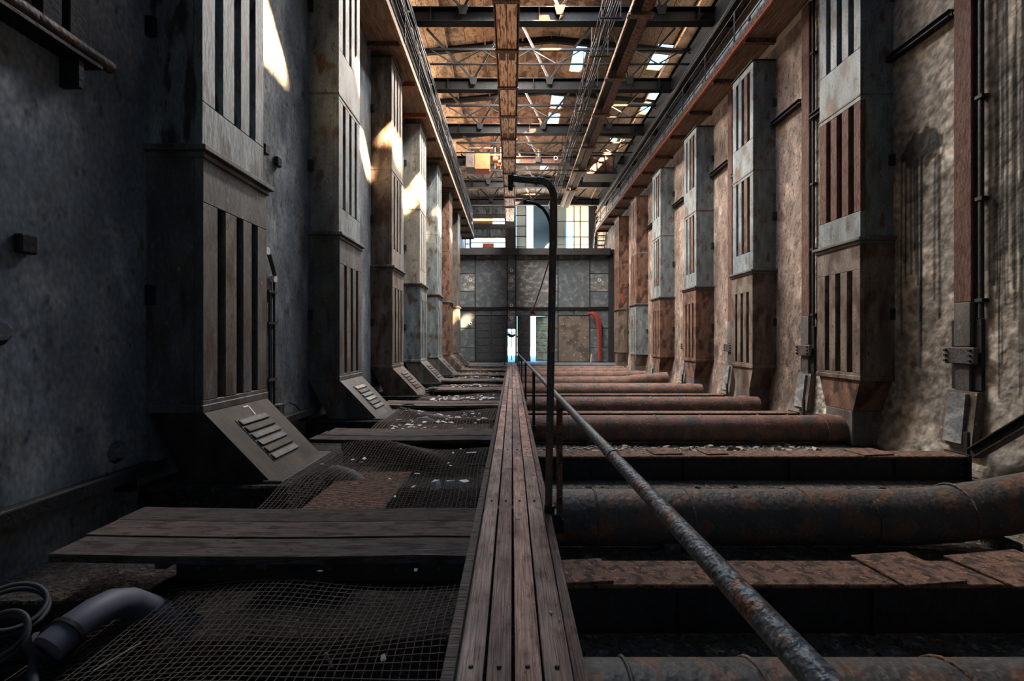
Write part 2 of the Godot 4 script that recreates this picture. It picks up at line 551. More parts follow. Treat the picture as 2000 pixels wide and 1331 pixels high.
# middle, direction, size, colour, energy
const DAYLIGHT_AND_FILL := [  # the first four are added fill lights, the rest stand at the far windows
	[Vector3(1.6, H + 12.62, -14.0), Vector3(0, -1, 0), Vector2(1.9, 5.6), Color(0.95, 0.97, 1.0), 3.6],
	[Vector3(-0.2, H + 12.62, -23.0), Vector3(0, -1, 0), Vector2(0.72, 18.0), Color(1.0, 0.95, 0.9), 18.0],
	[Vector3(WR - 0.06, H + 11.65, -22.0), Vector3(-1, 0, 0), Vector2(20.0, 1.0), Color(1.0, 0.89, 0.76), 1.0],
	[Vector3(WL + 0.06, H + 11.65, -22.0), Vector3(1, 0, 0), Vector2(20.0, 1.0), Color(1.0, 0.87, 0.74), 0.6],
	[Vector3(1.8, H + 9.2, -39.8), Vector3(0, 0, 1), Vector2(2.8, 5.2), Color(0.8, 0.92, 1.0), 1.0],
	[Vector3(5.35, H + 9.2, -39.8), Vector3(0, 0, 1), Vector2(2.7, 5.2), Color(1.0, 0.92, 0.8), 1.4],
	[Vector3(-2.1, H + 8.6, -39.8), Vector3(0, 0, 1), Vector2(2.8, 0.7), Color(0.85, 0.94, 1.0), 1.5],
]


func _ready() -> void:
	rng.seed = 7
	# ------------------------------------------------ camera, sky, sun, exposure
	var cam := Camera3D.new()
	cam.name = "camera"
	cam.fov = rad_to_deg(2.0 * atan(665.5 / F))
	cam.near = 0.05
	cam.far = 300.0
	cam.position = Vector3(0, H, 0)
	add_child(cam)
	cam.current = true
	var we := WorldEnvironment.new()
	we.name = "world_environment"
	var env := Environment.new()
	env.background_mode = Environment.BG_SKY
	var sky := Sky.new()
	var sm := ProceduralSkyMaterial.new()
	sm.sky_top_color = Color(0.3, 0.6, 0.84)
	sm.sky_horizon_color = Color(0.56, 0.76, 0.86)
	sm.ground_horizon_color = Color(0.7, 0.7, 0.66)
	sm.ground_bottom_color = Color(0.4, 0.4, 0.38)
	sm.energy_multiplier = 1.0
	sky.sky_material = sm
	env.sky = sky
	env.background_energy_multiplier = 3.0
	env.tonemap_mode = Environment.TONE_MAPPER_LINEAR
	env.tonemap_exposure = 4.8
	env.sdfgi_enabled = true
	env.ssao_enabled = true
	env.ssil_enabled = true
	we.environment = env
	add_child(we)
	var sun := DirectionalLight3D.new()
	sun.name = "sun"
	sun.light_color = Color(1.0, 0.8, 0.6)
	sun.light_energy = 30.0
	sun.light_angular_distance = 2.0
	sun.shadow_enabled = true
	sun.sky_mode = DirectionalLight3D.SKY_MODE_LIGHT_ONLY
	add_child(sun)
	# added fill at the unseen roof lights and clerestories; daylight at the end windows
	for w in DAYLIGHT_AND_FILL:
		var al := AreaLight3D.new()
		al.name = "daylight_or_fill"
		al.area_size = w[2]
		al.area_normalize_energy = false
		al.light_color = w[3]
		al.light_energy = w[4]
		al.area_range = 60.0
		al.shadow_enabled = true
		add_child(al, true)
		al.look_at_from_position(w[0], w[0] + w[1], Vector3.BACK if absf(w[1].y) > 0.9 else Vector3.UP)
	sun.look_at_from_position(Vector3.ZERO, Vector3(-1.0, -1.05, -0.9), Vector3.UP)

	materials()
	structure()
	end_wall()
	roof()
	galleries()
	ducts()
	columns()
	left_floor()
	right_floor()
	catwalk()
	overhead()
	small_things()


# ---------------------------------------------------------------- the setting
func structure() -> void:
	var b := MB.new()
	b.span(Vector3(WL - 0.4, -1.3, 5.4), Vector3(WL, H + 12.6, -ZFAR - 0.4))
	struct("wall_left", b, M.conc_left)
	b = MB.new()
	b.span(Vector3(WR, -1.3, 5.4), Vector3(WR + 0.4, H + 8.5, -11.4))
	struct("wall_right", b, M.conc_stain)
	b = MB.new()
	b.span(Vector3(WR, -1.3, -11.4), Vector3(WR + 0.4, H + 8.5, -ZFAR - 0.4))
	struct("wall_right", b, M.conc_right)
	# the curved toe at the foot of the right wall
	b = MB.new()
	var toe := PackedVector2Array([Vector2(0, 0.72), Vector2(-0.02, 0.4), Vector2(-0.05, 0.1), Vector2(-0.09, -0.25), Vector2(-0.16, -0.6), Vector2(-0.16, -0.75), Vector2(0, -0.75)])
	b.prism(toe, Vector3.RIGHT, Vector3.UP, Vector3.BACK, Vector3(WR, 0, 0), -31.5, -11.4)
	struct("trim_1", b, M.conc_right)
	b = MB.new()
	b.prism(toe, Vector3.RIGHT, Vector3.UP, Vector3.BACK, Vector3(WR, 0, 0), -11.4, 3.0)
	struct("trim_10", b, M.conc_stain)
	# upper right wall: long horizontal boards
	var up := MB.new()
	up.span(Vector3(WR + 0.06, H + 8.4, 5.4), Vector3(WR + 0.4, H + 12.6, -ZFAR - 0.4))
	var uw := struct("wall_right", up, M.steel_dark)
	for k in 11:
		for j in 4:
			var y0 := H + 8.5 + k * 0.37
			part_box("board", Vector3(WR + 0.0 + 0.02 * (k % 2), y0, -3.0 - j * 9.3), Vector3(WR + 0.07, y0 + 0.34, -3.0 - j * 9.3 - 9.28), M.board[(k * 2 + j) % 3], uw, 0.012)
	# behind the eye, with an unseen opening added for blue fill
	b = MB.new()
	b.span(Vector3(WL - 0.4, -1.3, 5.0), Vector3(-0.6, H + 12.6, 5.4))
	b.span(Vector3(0.7, -1.3, 5.0), Vector3(WR + 0.4, H + 12.6, 5.4))
	b.span(Vector3(-0.6, -1.3, 5.0), Vector3(0.7, 3.2, 5.4))
	b.span(Vector3(-0.6, 4.2, 5.0), Vector3(0.7, H + 12.6, 5.4))
	struct("wall_near", b, M.conc_left)
	# floors of the two pits
	b = MB.new()
	b.span(Vector3(WL - 0.4, -1.25, 5.4), Vector3(0.0, -0.95, -ZEND))
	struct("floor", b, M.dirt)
	b = MB.new()
	b.span(Vector3(0.0, -1.25, 5.4), Vector3(WR + 0.4, -0.7, -ZEND))
	struct("floor", b, M.conc_floor)
	# concrete platform at the far end, in front of the doors
	b = MB.new()
	b.span(Vector3(WL, -0.9, -29.6), Vector3(WR, -0.12, -ZEND - 0.4), 0.03)
	struct("floor", b, M.conc_end)
	# the yard outside
	b = MB.new()
	b.span(Vector3(-60, -0.5, -ZEND - 0.4), Vector3(60, -0.13, -110))
	struct("ground", b, M.ground_out)


func end_wall() -> void:
	# lower end wall: steel frame filled with panels, openings left for the doors
	var base := MB.new()
	var z0 := -ZEND
	var z1 := -ZEND - 0.3
	var door_l := -0.29
	var door_r := 0.23
	base.span(Vector3(WL, -0.9, z0 - 0.12), Vector3(door_l, H + 6.4, z1))
	base.span(Vector3(door_l, 2.25, z0 - 0.12), Vector3(door_r, H + 6.4, z1))
	base.span(Vector3(door_r, -0.9, z0 - 0.12), Vector3(0.36, H + 6.4, z1))
	base.span(Vector3(0.36, H + 1.75, z0 - 0.12), Vector3(2.6, H + 6.4, z1))
	base.span(Vector3(2.6, -0.9, z0 - 0.12), Vector3(WR, H + 6.4, z1))
	var w := struct("wall_far", base, M.conc_end)
	var xs := [-4.08, -2.62, -0.34, 0.27, 2.66, 3.28, 5.54, 6.9]
	var mats := [M.conc_end, M.conc_end, M.conc_end, M.conc_end_light, M.conc_end, M.conc_end, M.conc_end]
	for i in 7:
		var a: float = xs[i] + 0.035
		var c: float = xs[i + 1] - 0.035
		var side: bool = i in [0, 2, 4, 6]
		# upper storey
		if side:
			var cuts := [H + 2.36, H + 3.5, H + 4.75, H + 6.3]
			for k in 3:
				part_box("panel", Vector3(a, cuts[k] + 0.02, z0), Vector3(c, cuts[k + 1] - 0.02, z0 - 0.13), M.conc_end_light if k == 1 else M.conc_end, w, 0.012)
		else:
			part_box("panel", Vector3(a, H + 2.36, z0), Vector3(c, H + 5.74, z0 - 0.13), mats[i], w, 0.012)
			var mid := (a + c) * 0.5
			part_box("panel", Vector3(a, H + 5.8, z0), Vector3(mid - 0.03, H + 6.3, z0 - 0.13), M.conc_end_light, w, 0.012)
			part_box("panel", Vector3(mid + 0.03, H + 5.8, z0), Vector3(c, H + 6.3, z0 - 0.13), M.conc_end, w, 0.012)
		# lower storey
		if side and i != 2:
			var cuts := [-0.1, 0.9, 2.3, H + 2.2]
			for k in 3:
				part_box("panel", Vector3(a, cuts[k] + 0.02, z0), Vector3(c, cuts[k + 1] - 0.02, z0 - 0.13), M.conc_end, w, 0.012)
		elif i == 2:
			part_box("panel", Vector3(door_l, 2.3, z0), Vector3(door_r, H + 2.2, z0 - 0.13), M.conc_end_light, w, 0.012)
		elif i == 5:
			part_box("panel", Vector3(a, -0.08, z0), Vector3(c, H + 1.74, z0 - 0.13), M.conc_end_brown, w, 0.012)
		if not side:
			var mid := (a + c) * 0.5
			part_box("panel", Vector3(a, H + 1.8, z0), Vector3(mid - 0.03, H + 2.2, z0 - 0.13), M.conc_end, w, 0.012)
			part_box("panel", Vector3(mid + 0.03, H + 1.8, z0), Vector3(c, H + 2.2, z0 - 0.13), M.conc_end, w, 0.012)
	# white insulator spots on the narrow piers
	for q in [[0, H + 4.3], [2, H + 4.3], [6, H + 4.3], [2, H + 2.5], [2, H + 1.6], [0, H + 1.2], [6, H + 0.9], [2, H + 5.0]]:
		var b := MB.new()
		var px: float = (xs[q[0]] + xs[q[0] + 1]) * 0.5 + (0.4 if q[0] == 0 else 0.0)
		b.ring(Vector3(px, q[1], z0 + 0.02), Vector3.BACK, 0.09, 0.035, 12, 5)
		put("fixing_ring", b, M.paper, w)
	for x in [-2.62, -0.34, 0.27, 2.66, 3.28, 5.54]:
		var b := MB.new()
		b.span(Vector3(x - 0.03, -0.1 if x > 0.3 or x < -0.5 else 2.3, z0 + 0.03), Vector3(x + 0.03, H + 6.3, z0 - 0.1), 0.006)
		put("frame_post", b, M.steel_dark, w)
	var b := MB.new()
	b.ibeam(Vector3(WL, H + 2.28, z0 + 0.06), Vector3(6.95, H + 2.28, z0 + 0.06), 0.16, 0.16)
	put("frame_rail", b, M.steel_dark, w)
	# a heavy corner post at the right end
	b = MB.new()
	b.ibeam(Vector3(7.0, -0.1, z0 + 0.15), Vector3(7.0, H + 6.2, z0 + 0.15), 0.3, 0.3, 0.03, 0.03, Vector3.BACK)
	put("corner_post", b, M.steel_dark, w)
	# the mezzanine floor above it, with its edge beam
	b = MB.new()
	b.span(Vector3(WL, H + 6.08, z0 + 0.5), Vector3(WR, H + 6.4, -ZFAR), 0.02)
	var mz := struct("floor", b, M.steel_dark)
	part_box("edge_beam", Vector3(WL, H + 5.98, z0 + 0.62), Vector3(6.9, H + 6.46, z0 + 0.5), M.steel_dark, mz, 0.015)
	# upper end wall with its tall windows
	var zz := -ZFAR
	b = MB.new()
	var y0 := H + 6.3
	var y1 := H + 12.8
	var holes := [[-3.55, -0.65, H + 10.25, H + 10.75], [-3.6, -0.6, H + 8.2, H + 9.02], [0.36, 3.25, H + 6.4, H + 11.9], [3.95, 6.75, H + 6.4, H + 11.9], [-4.05, -3.75, H + 8.0, H + 9.5]]
	var xcuts := [WL, -4.05, -3.75, -3.6, -3.55, -0.65, -0.6, 0.36, 3.25, 3.95, 6.75, WR]
	for i in xcuts.size() - 1:
		var xm: float = (xcuts[i] + xcuts[i + 1]) * 0.5
		var spans := [[y0, y1]]
		for h in holes:
			if xm > h[0] and xm < h[1]:
				var nxt := []
				for s in spans:
					if h[2] > s[0] and h[3] < s[1]:
						nxt.append([s[0], h[2]])
						nxt.append([h[3], s[1]])
					else:
						nxt.append(s)
				spans = nxt
		for s in spans:
			b.span(Vector3(xcuts[i], s[0], zz), Vector3(xcuts[i + 1], s[1], zz - 0.3))
	var uw := struct("wall_far", b, M.steel)
	for k in 9:       # cladding boards left of the windows
		var yb := H + 6.5 + k * 0.66
		if (yb + 0.62 < H + 8.2 or yb > H + 9.02) and (yb + 0.62 < H + 10.25 or yb > H + 10.75):
			part_box("board", Vector3(-3.7, yb, zz + 0.06), Vector3(-0.4, yb + 0.62, zz), M.paint_blue, uw, 0.012)
	# window 1: the tall one in the middle, a pale sheet, an open gap and a blue steel leaf
	var wn := thing_struct("window_1", Vector3(1.8, H + 6.4, zz))
	for r in 6:
		part_box("pane", Vector3(0.38, H + 6.45 + r * 0.92, zz - 0.1), Vector3(1.2, H + 7.33 + r * 0.92, zz - 0.13), M.sheet_grey, wn, 0.0)
	part_box("frame_post", Vector3(1.2, H + 6.4, zz - 0.02), Vector3(1.28, H + 11.9, zz - 0.18), M.steel_dark, wn, 0.01)
	for r in 7:
		part_box("glazing_bar", Vector3(0.36, H + 6.38 + r * 0.92, zz - 0.04), Vector3(1.22, H + 6.44 + r * 0.92, zz - 0.16), M.steel_dark, wn)
	for r in 7:
		part_box("leaf_panel", Vector3(1.86, H + 6.42 + r * 0.78, zz - 0.06), Vector3(3.25, H + 7.2 + r * 0.78, zz - 0.14), M.sky_blue, wn, 0.015)
	# window 2: bright sheets between posts
	wn = thing_struct("window_2", Vector3(5.4, H + 6.4, zz))
	var xp := [3.95, 4.75, 5.45, 6.0, 6.75]
	for c in 4:
		for r in 4:
			if c == 1 and r < 3:
				continue
			part_box("pane", Vector3(xp[c] + 0.04, H + 6.45 + r * 1.36, zz - 0.1), Vector3(xp[c + 1] - 0.04, H + 7.77 + r * 1.36, zz - 0.13), M.sheet if c != 0 else M.sheet_grey, wn, 0.0)
		part_box("frame_post", Vector3(xp[c] - 0.03, H + 6.4, zz - 0.04), Vector3(xp[c] + 0.04, H + 11.9, zz - 0.16), M.steel, wn, 0.008)
	for r in 5:
		part_box("glazing_bar", Vector3(3.95, H + 6.39 + r * 1.36, zz - 0.05), Vector3(6.75, H + 6.44 + r * 1.36, zz - 0.15), M.steel, wn)
	# windows 3 and 4: the two low slits on the left, each with one board still across the middle
	wn = thing_struct("window_3", Vector3(-2.1, H + 8.2, zz))
	part_box("glazing_bar", Vector3(-3.6, H + 8.58, zz - 0.05), Vector3(-0.6, H + 8.66, zz - 0.15), M.steel, wn)
	part_box("pane", Vector3(-2.6, H + 8.22, zz - 0.1), Vector3(-1.6, H + 8.56, zz - 0.13), M.orange, wn)
	part_box("pane", Vector3(-2.6, H + 8.68, zz - 0.1), Vector3(-1.6, H + 9.0, zz - 0.13), M.sheet, wn)
	wn = thing_struct("window_4", Vector3(-2.1, H + 10.25, zz))
	part_box("glazing_bar", Vector3(-3.55, H + 10.47, zz - 0.05), Vector3(-0.65, H + 10.53, zz - 0.15), M.steel, wn)
	part_box("pane", Vector3(-3.5, H + 10.28, zz - 0.1), Vector3(-1.7, H + 10.46, zz - 0.13), M.orange, wn)
	part_box("pane", Vector3(-3.5, H + 10.54, zz - 0.1), Vector3(-1.7, H + 10.73, zz - 0.13), M.sheet, wn)
	wn = thing_struct("window_5", Vector3(-3.9, H + 8.0, zz))
	for r in 4:
		part_box("glazing_bar", Vector3(-4.05, H + 8.0 + r * 0.46, zz - 0.05), Vector3(-3.75, H + 8.08 + r * 0.46, zz - 0.15), M.steel_dark, wn)
	part_box("frame_post", Vector3(-3.93, H + 8.0, zz - 0.05), Vector3(-3.88, H + 9.5, zz - 0.15), M.steel_dark, wn)
	# doors of the lower wall
	var d1 := thing_struct("door_1", Vector3(-1.48, -0.1, z0))
	for k in 2:
		var xa := -2.55 + k * 1.08
		part_box("door_leaf", Vector3(xa, -0.08, z0 + 0.05), Vector3(xa + 1.06, H + 1.74, z0), M.door, d1, 0.01)
		for r in 6:
			part_box("door_panel", Vector3(xa + 0.12, 0.05 + r * 0.52, z0 + 0.075), Vector3(xa + 0.94, 0.45 + r * 0.52, z0 + 0.04), M.door, d1, 0.02)
	var d2 := thing_struct("door_2", Vector3(1.5, -0.1, z0))
	part_box("door_leaf", Vector3(0.37, -0.08, z0 + 0.02), Vector3(1.32, H + 1.74, z0 - 0.04), M.door, d2, 0.01)
	for r in 6:
		part_box("door_panel", Vector3(0.48, 0.05 + r * 0.52, z0 + 0.045), Vector3(1.2, 0.45 + r * 0.52, z0), M.door, d2, 0.02)
	b = MB.new()      # the right leaf stands ajar
	var B := Basis(Vector3.UP, -0.5)
	var hinge := Vector3(2.6, 0, z0 - 0.06)
	b.box(hinge + B * Vector3(-0.5, (H + 1.66) * 0.5, 0), Vector3(1.0, H + 1.82, 0.05), 0.01, B)
	put("door_leaf", b, M.door_green, d2)
	for r in 6:
		b = MB.new()
		b.box(hinge + B * Vector3(-0.5, 0.25 + r * 0.52, 0.03), Vector3(0.76, 0.4, 0.04), 0.015, B)
		put("door_panel", b, M.door_green, d2)


func thing_struct(called: String, at: Vector3) -> Node3D:
	var o := Node3D.new()
	o.name = numbered(called)
	o.position = at
	add_child(o)
	based[o] = at
	o.set_meta("kind", "structure")
	return o


func roof() -> void:
	# holes: x0, x1, z0, z1 (metres ahead)
	var holes := [
		[2.85, 3.65, 15.3, 16.5], [6.85, 7.45, 22.6, 25.0], [5.9, 6.4, 34.6, 36.2],
		[2.75, 3.3, 19.75, 21.7], [2.1, 2.75, 23.6, 25.3], [2.1, 2.75, 25.8, 27.3], [2.1, 2.7, 33.0, 34.4],
		[6.2, 6.9, 19.2, 21.0], [6.1, 6.6, 28.0, 28.8], [6.75, 7.05, 28.0, 28.6], [5.9, 6.5, 31.6, 33.2], [6.9, 7.3, 36.3, 37.0],
	]
	var cl := MB.new()
	# the near part, above and behind the eye
	for k in 15:
		var x0 := -4.35 + 0.8 * k
		var runs := [[-5.4, 15.2]]
		if k == 9:
			runs = [[-5.4, 0.3], [1.3, 4.2], [6.3, 7.0], [8.8, 10.4], [14.4, 15.2]]
		for r in runs:
			slab(cl, x0, x0 + 0.8, r[0], r[1], 0.0)
	var c := struct("ceiling", cl, M.roof[1])
	for k in 3:       # unseen frosted roof panes, added to brighten the hall
		var sl := thing_struct("window_%d" % (6 + k), Vector3(1.6, H + 12.75, -12.0 - k * 2.0))
		var pm := MB.new()
		pm.box(Vector3(1.6, H + 12.72, -12.0 - k * 2.0), Vector3(1.96, 0.02, 1.9))
		put("pane", pm, M.added_glow, sl)
		for q in [-0.98, 0.0, 0.98]:
			part_box("glazing_bar", Vector3(1.58 + q, H + 12.66, -11.02 - k * 2.0), Vector3(1.62 + q, H + 12.8, -12.98 - k * 2.0), M.steel_dark, sl)
	for k in 9:       # and a narrow added strip of them, hidden above the middle girder
		var sl := thing_struct("window_%d" % (30 + k), Vector3(-0.2, H + 12.7, -15.0 - k * 2.0))
		part_box("pane", Vector3(-0.58, H + 12.68, -14.05 - k * 2.0), Vector3(0.18, H + 12.7, -15.95 - k * 2.0), M.added_glow, sl)
		part_box("glazing_bar", Vector3(-0.6, H + 12.64, -13.96 - k * 2.0), Vector3(0.2, H + 12.76, -14.04 - k * 2.0), M.steel_dark, sl)
	for side in [-1, 1]:  # unseen clerestory panes on solid wall, added to light the roof
		var xw: float = WL if side < 0 else WR
		for k in 10:
			var sl := thing_struct("window_%d" % ((10 if side < 0 else 20) + k), Vector3(xw, H + 11.1, -13.0 - k * 2.0))
			part_box("pane", Vector3(xw - 0.02, H + 11.15, -12.05 - k * 2.0), Vector3(xw + 0.02, H + 12.15, -13.95 - k * 2.0), M.added_glow, sl)
			part_box("frame_post", Vector3(xw - 0.05, H + 11.05, -11.97 - k * 2.0), Vector3(xw + 0.05, H + 12.25, -12.05 - k * 2.0), M.steel_dark, sl)
	for row in 13:
		for k in 15:
			var x0 := -4.35 + 0.8 * k
			var z0 := 15.2 + 2.05 * row
			var rects := [[x0, x0 + 0.8, z0, z0 + 2.05]]
			for h in holes:
				var nxt := []
				for r in rects:
					if h[0] >= r[1] - 0.01 or h[1] <= r[0] + 0.01 or h[2] >= r[3] - 0.01 or h[3] <= r[2] + 0.01:
						nxt.append(r)
						continue
					var a: float = maxf(h[0], r[0])
					var bb: float = minf(h[1], r[1])
					var e: float = maxf(h[2], r[2])
					var f: float = minf(h[3], r[3])
					for q in [[r[0], r[1], r[2], e], [r[0], r[1], f, r[3]], [r[0], a, e, f], [bb, r[1], e, f]]:
						if q[1] - q[0] > 0.03 and q[3] - q[2] > 0.03:
							nxt.append(q)
				rects = nxt
			for r in rects:
				var b := MB.new()
				slab(b, r[0], r[1], r[2], r[3], 0.022)
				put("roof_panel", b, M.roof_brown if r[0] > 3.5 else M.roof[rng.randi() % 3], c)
	# ribs cast along the slabs on the right of the ridge
	for k in 15:
		var x := -4.35 + 0.8 * k
		if k % 2 == 0 and absf(x - 2.05) > 0.1:
			var b := MB.new()
			b.bar(Vector3(x, roof_y(x) - 0.05, -15.0), Vector3(x, roof_y(x) - 0.05, -40.0), 0.07, 0.1)
			put("rib", b, M.roof[1], c)


func slab(b: MB, x0: float, x1: float, z0: float, z1: float, bev: float) -> void:
	var c := Vector3((x0 + x1) * 0.5, 0, -(z0 + z1) * 0.5)
	c.y = roof_y(c.x) + 0.1
	var ang := 0.0
	if c.x < RIDGE - 0.5:
		ang = atan(0.1)
	elif c.x > RIDGE + 0.5:
		ang = -atan(0.1)
	b.box(c, Vector3(x1 - x0 + 0.004, 0.2, z1 - z0 + 0.002), bev, Basis(Vector3.BACK, ang))


func galleries() -> void:
	for side in [-1, 1]:
		var wall: float = WL if side < 0 else WR
		var edge: float = -3.16 if side < 0 else 6.55
		var y: float = H + (8.42 if side < 0 else 8.52)
		var z_to: float = 37.5 if side < 0 else 35.6
		var g := thing("gallery", "concrete walkway gallery with steel railing high along the left wall above the ducts" if side < 0 else "rust-edged walkway gallery with steel railing high along the right wall", "gallery", Vector3((wall + edge) * 0.5, y, -18))
		var z := 0.6
		var i := 0
		while z < z_to:
			var ze: float = minf(z + 2.03, z_to)
			part_box("deck_slab", Vector3(wall, y, -z), Vector3(edge, y + 0.14, -ze + 0.01), M.ledge, g, 0.012)
			if i % 1 == 0:
				part_box("bracket", Vector3(wall, y - 0.14, -z - 0.01), Vector3(edge, y, -z - 0.13), M.orange if (side < 0 and z > 14.0 and z < 17.0) else M.rust, g, 0.01)
			z += 2.03
			i += 1
		part_box("edge_channel", Vector3(edge - 0.03 * side, y - 0.06, -0.6), Vector3(edge + 0.02 * side, y + 0.24, -z_to), M.rust if side > 0 else M.ledge, g, 0.008)
		part_box("edge_lip", Vector3(edge - 0.07 * side, y - 0.06, -0.6), Vector3(edge, y - 0.02, -z_to), M.orange if side > 0 else M.ledge, g)
		if side > 0:      # pale flashing where the gallery meets the wall
			part_box("wall_strip", Vector3(wall - 0.02, y - 0.24, -0.6), Vector3(wall + 0.05, y - 0.02, -z_to), M.paper_dull, g, 0.005)
			for bn in 9:
				var b0 := MB.new()
				b0.box(Vector3(edge - 0.03, y + 0.36, -(9.5 + bn * 3.05)), Vector3(0.06, 0.08, 0.12), 0.015)
				put("clip", b0, M.steel_light, g)
			part_box("kick_plate", Vector3(edge - 0.0, y + 0.28, -0.6), Vector3(edge + 0.02, y + 0.5, -z_to), M.paint_blue, g, 0.005)
		for k in 3:
			var b := MB.new()
			var yr: float = y + [0.42, 0.78, 1.14][k]
			b.tube([Vector3(edge, yr, -0.6), Vector3(edge, yr, -z_to)], 0.022, 6)
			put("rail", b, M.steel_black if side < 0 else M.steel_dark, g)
		z = 1.2
		while z < z_to + 0.2:
			var b := MB.new()
			b.bar(Vector3(edge, y + 0.1, -minf(z, z_to - 0.03)), Vector3(edge, y + 1.16, -minf(z, z_to - 0.03)), 0.045, 0.045, Vector3.BACK)
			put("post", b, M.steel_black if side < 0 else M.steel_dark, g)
			z += 2.03
		if side > 0:      # the end railing across the gallery and the steps down to the far floor
			for k in 3:
				var b := MB.new()
				var yr: float = y + [0.42, 0.78, 1.14][k]
				b.tube([Vector3(edge, yr, -z_to), Vector3(wall, yr, -z_to)], 0.022, 6)
				put("rail", b, M.steel_light, g)
			var st := thing("steel_stair", "short steel stair from the right gallery end down to the far upper floor", "stair", Vector3(6.9, H + 6.4, -36.4))
			for k in 6:
				part_box("tread", Vector3(6.6, H + 6.55 + k * 0.34, -37.3 + k * 0.25), Vector3(7.35, H + 6.6 + k * 0.34, -37.05 + k * 0.25), M.steel, st, 0.006)
			for x in [6.57, 7.38]:
				var b := MB.new()
				b.bar(Vector3(x, H + 6.42, -37.35), Vector3(x, H + 8.62, -35.75), 0.05, 0.18)
				put("stringer", b, M.steel, st)
				b = MB.new()
				b.tube([Vector3(x, H + 7.4, -37.35), Vector3(x, H + 9.6, -35.75)], 0.02, 6)
				put("handrail", b, M.steel_light, st)



# ---------------------------------------------------------------- ducts
func ducts() -> void:
	var left := [
		[M.paint_grey, M.paint_blue, "dark grey duct nearest on the left wall, chalk 7 above its sloping louvred foot"],
		[M.paint_grey, M.paint_teal, "second duct along the left wall, blue-grey paint and pale rusty louvred foot"],
		[M.paint_brown, M.paint_brown, "third duct along the left wall, brown-stained casing with a rusty orange foot"],
		[M.paint_teal, M.paint_cream, "fourth duct along the left wall, pale cream upper casing over a grey lower one"],
		[M.paint_teal, M.paint_teal, "fifth duct along the left wall, grey casing past the cream one"],
		[M.paint_rust, M.paint_rust, "sixth duct along the left wall, rusty brown casing far down the hall"],
		[M.paint_grey, M.paint_grey, "last and farthest duct on the left wall, grey, beside the far doors"]]
	for i in left.size():
		duct(-1, 5.11 + 4.03 * i, left[i], i)
	var right := [
		[M.paint_brown, M.paint_teal, "duct half out of frame at the right edge, where the nearest large pipe ends"],
		[M.paint_brown, M.paint_teal, "nearest duct fully in view on the right wall, teal and brown paint with dark slots"],
		[M.paint_brown, M.paint_teal, "second full duct along the right wall, brown slotted front and dark grey side"],
		[M.paint_rust, M.paint_teal, "third full duct along the right wall, rusty slotted front with pale streaks"],
		[M.paint_rust, M.paint_teal, "fourth full duct along the right wall, light grey side over rusty slots"],
		[M.paint_teal, M.paint_rust, "fifth full duct along the right wall, teal lower casing under a rust-brown upper"],
		[M.paint_brown, M.paint_rust, "farthest duct on the right wall, dark rust with a red paint mark"]]
	var zr := [4.1, 8.88, 12.84, 16.8, 20.85, 24.9, 29.0]
	for i in right.size():
		duct(1, zr[i], right[i], i)


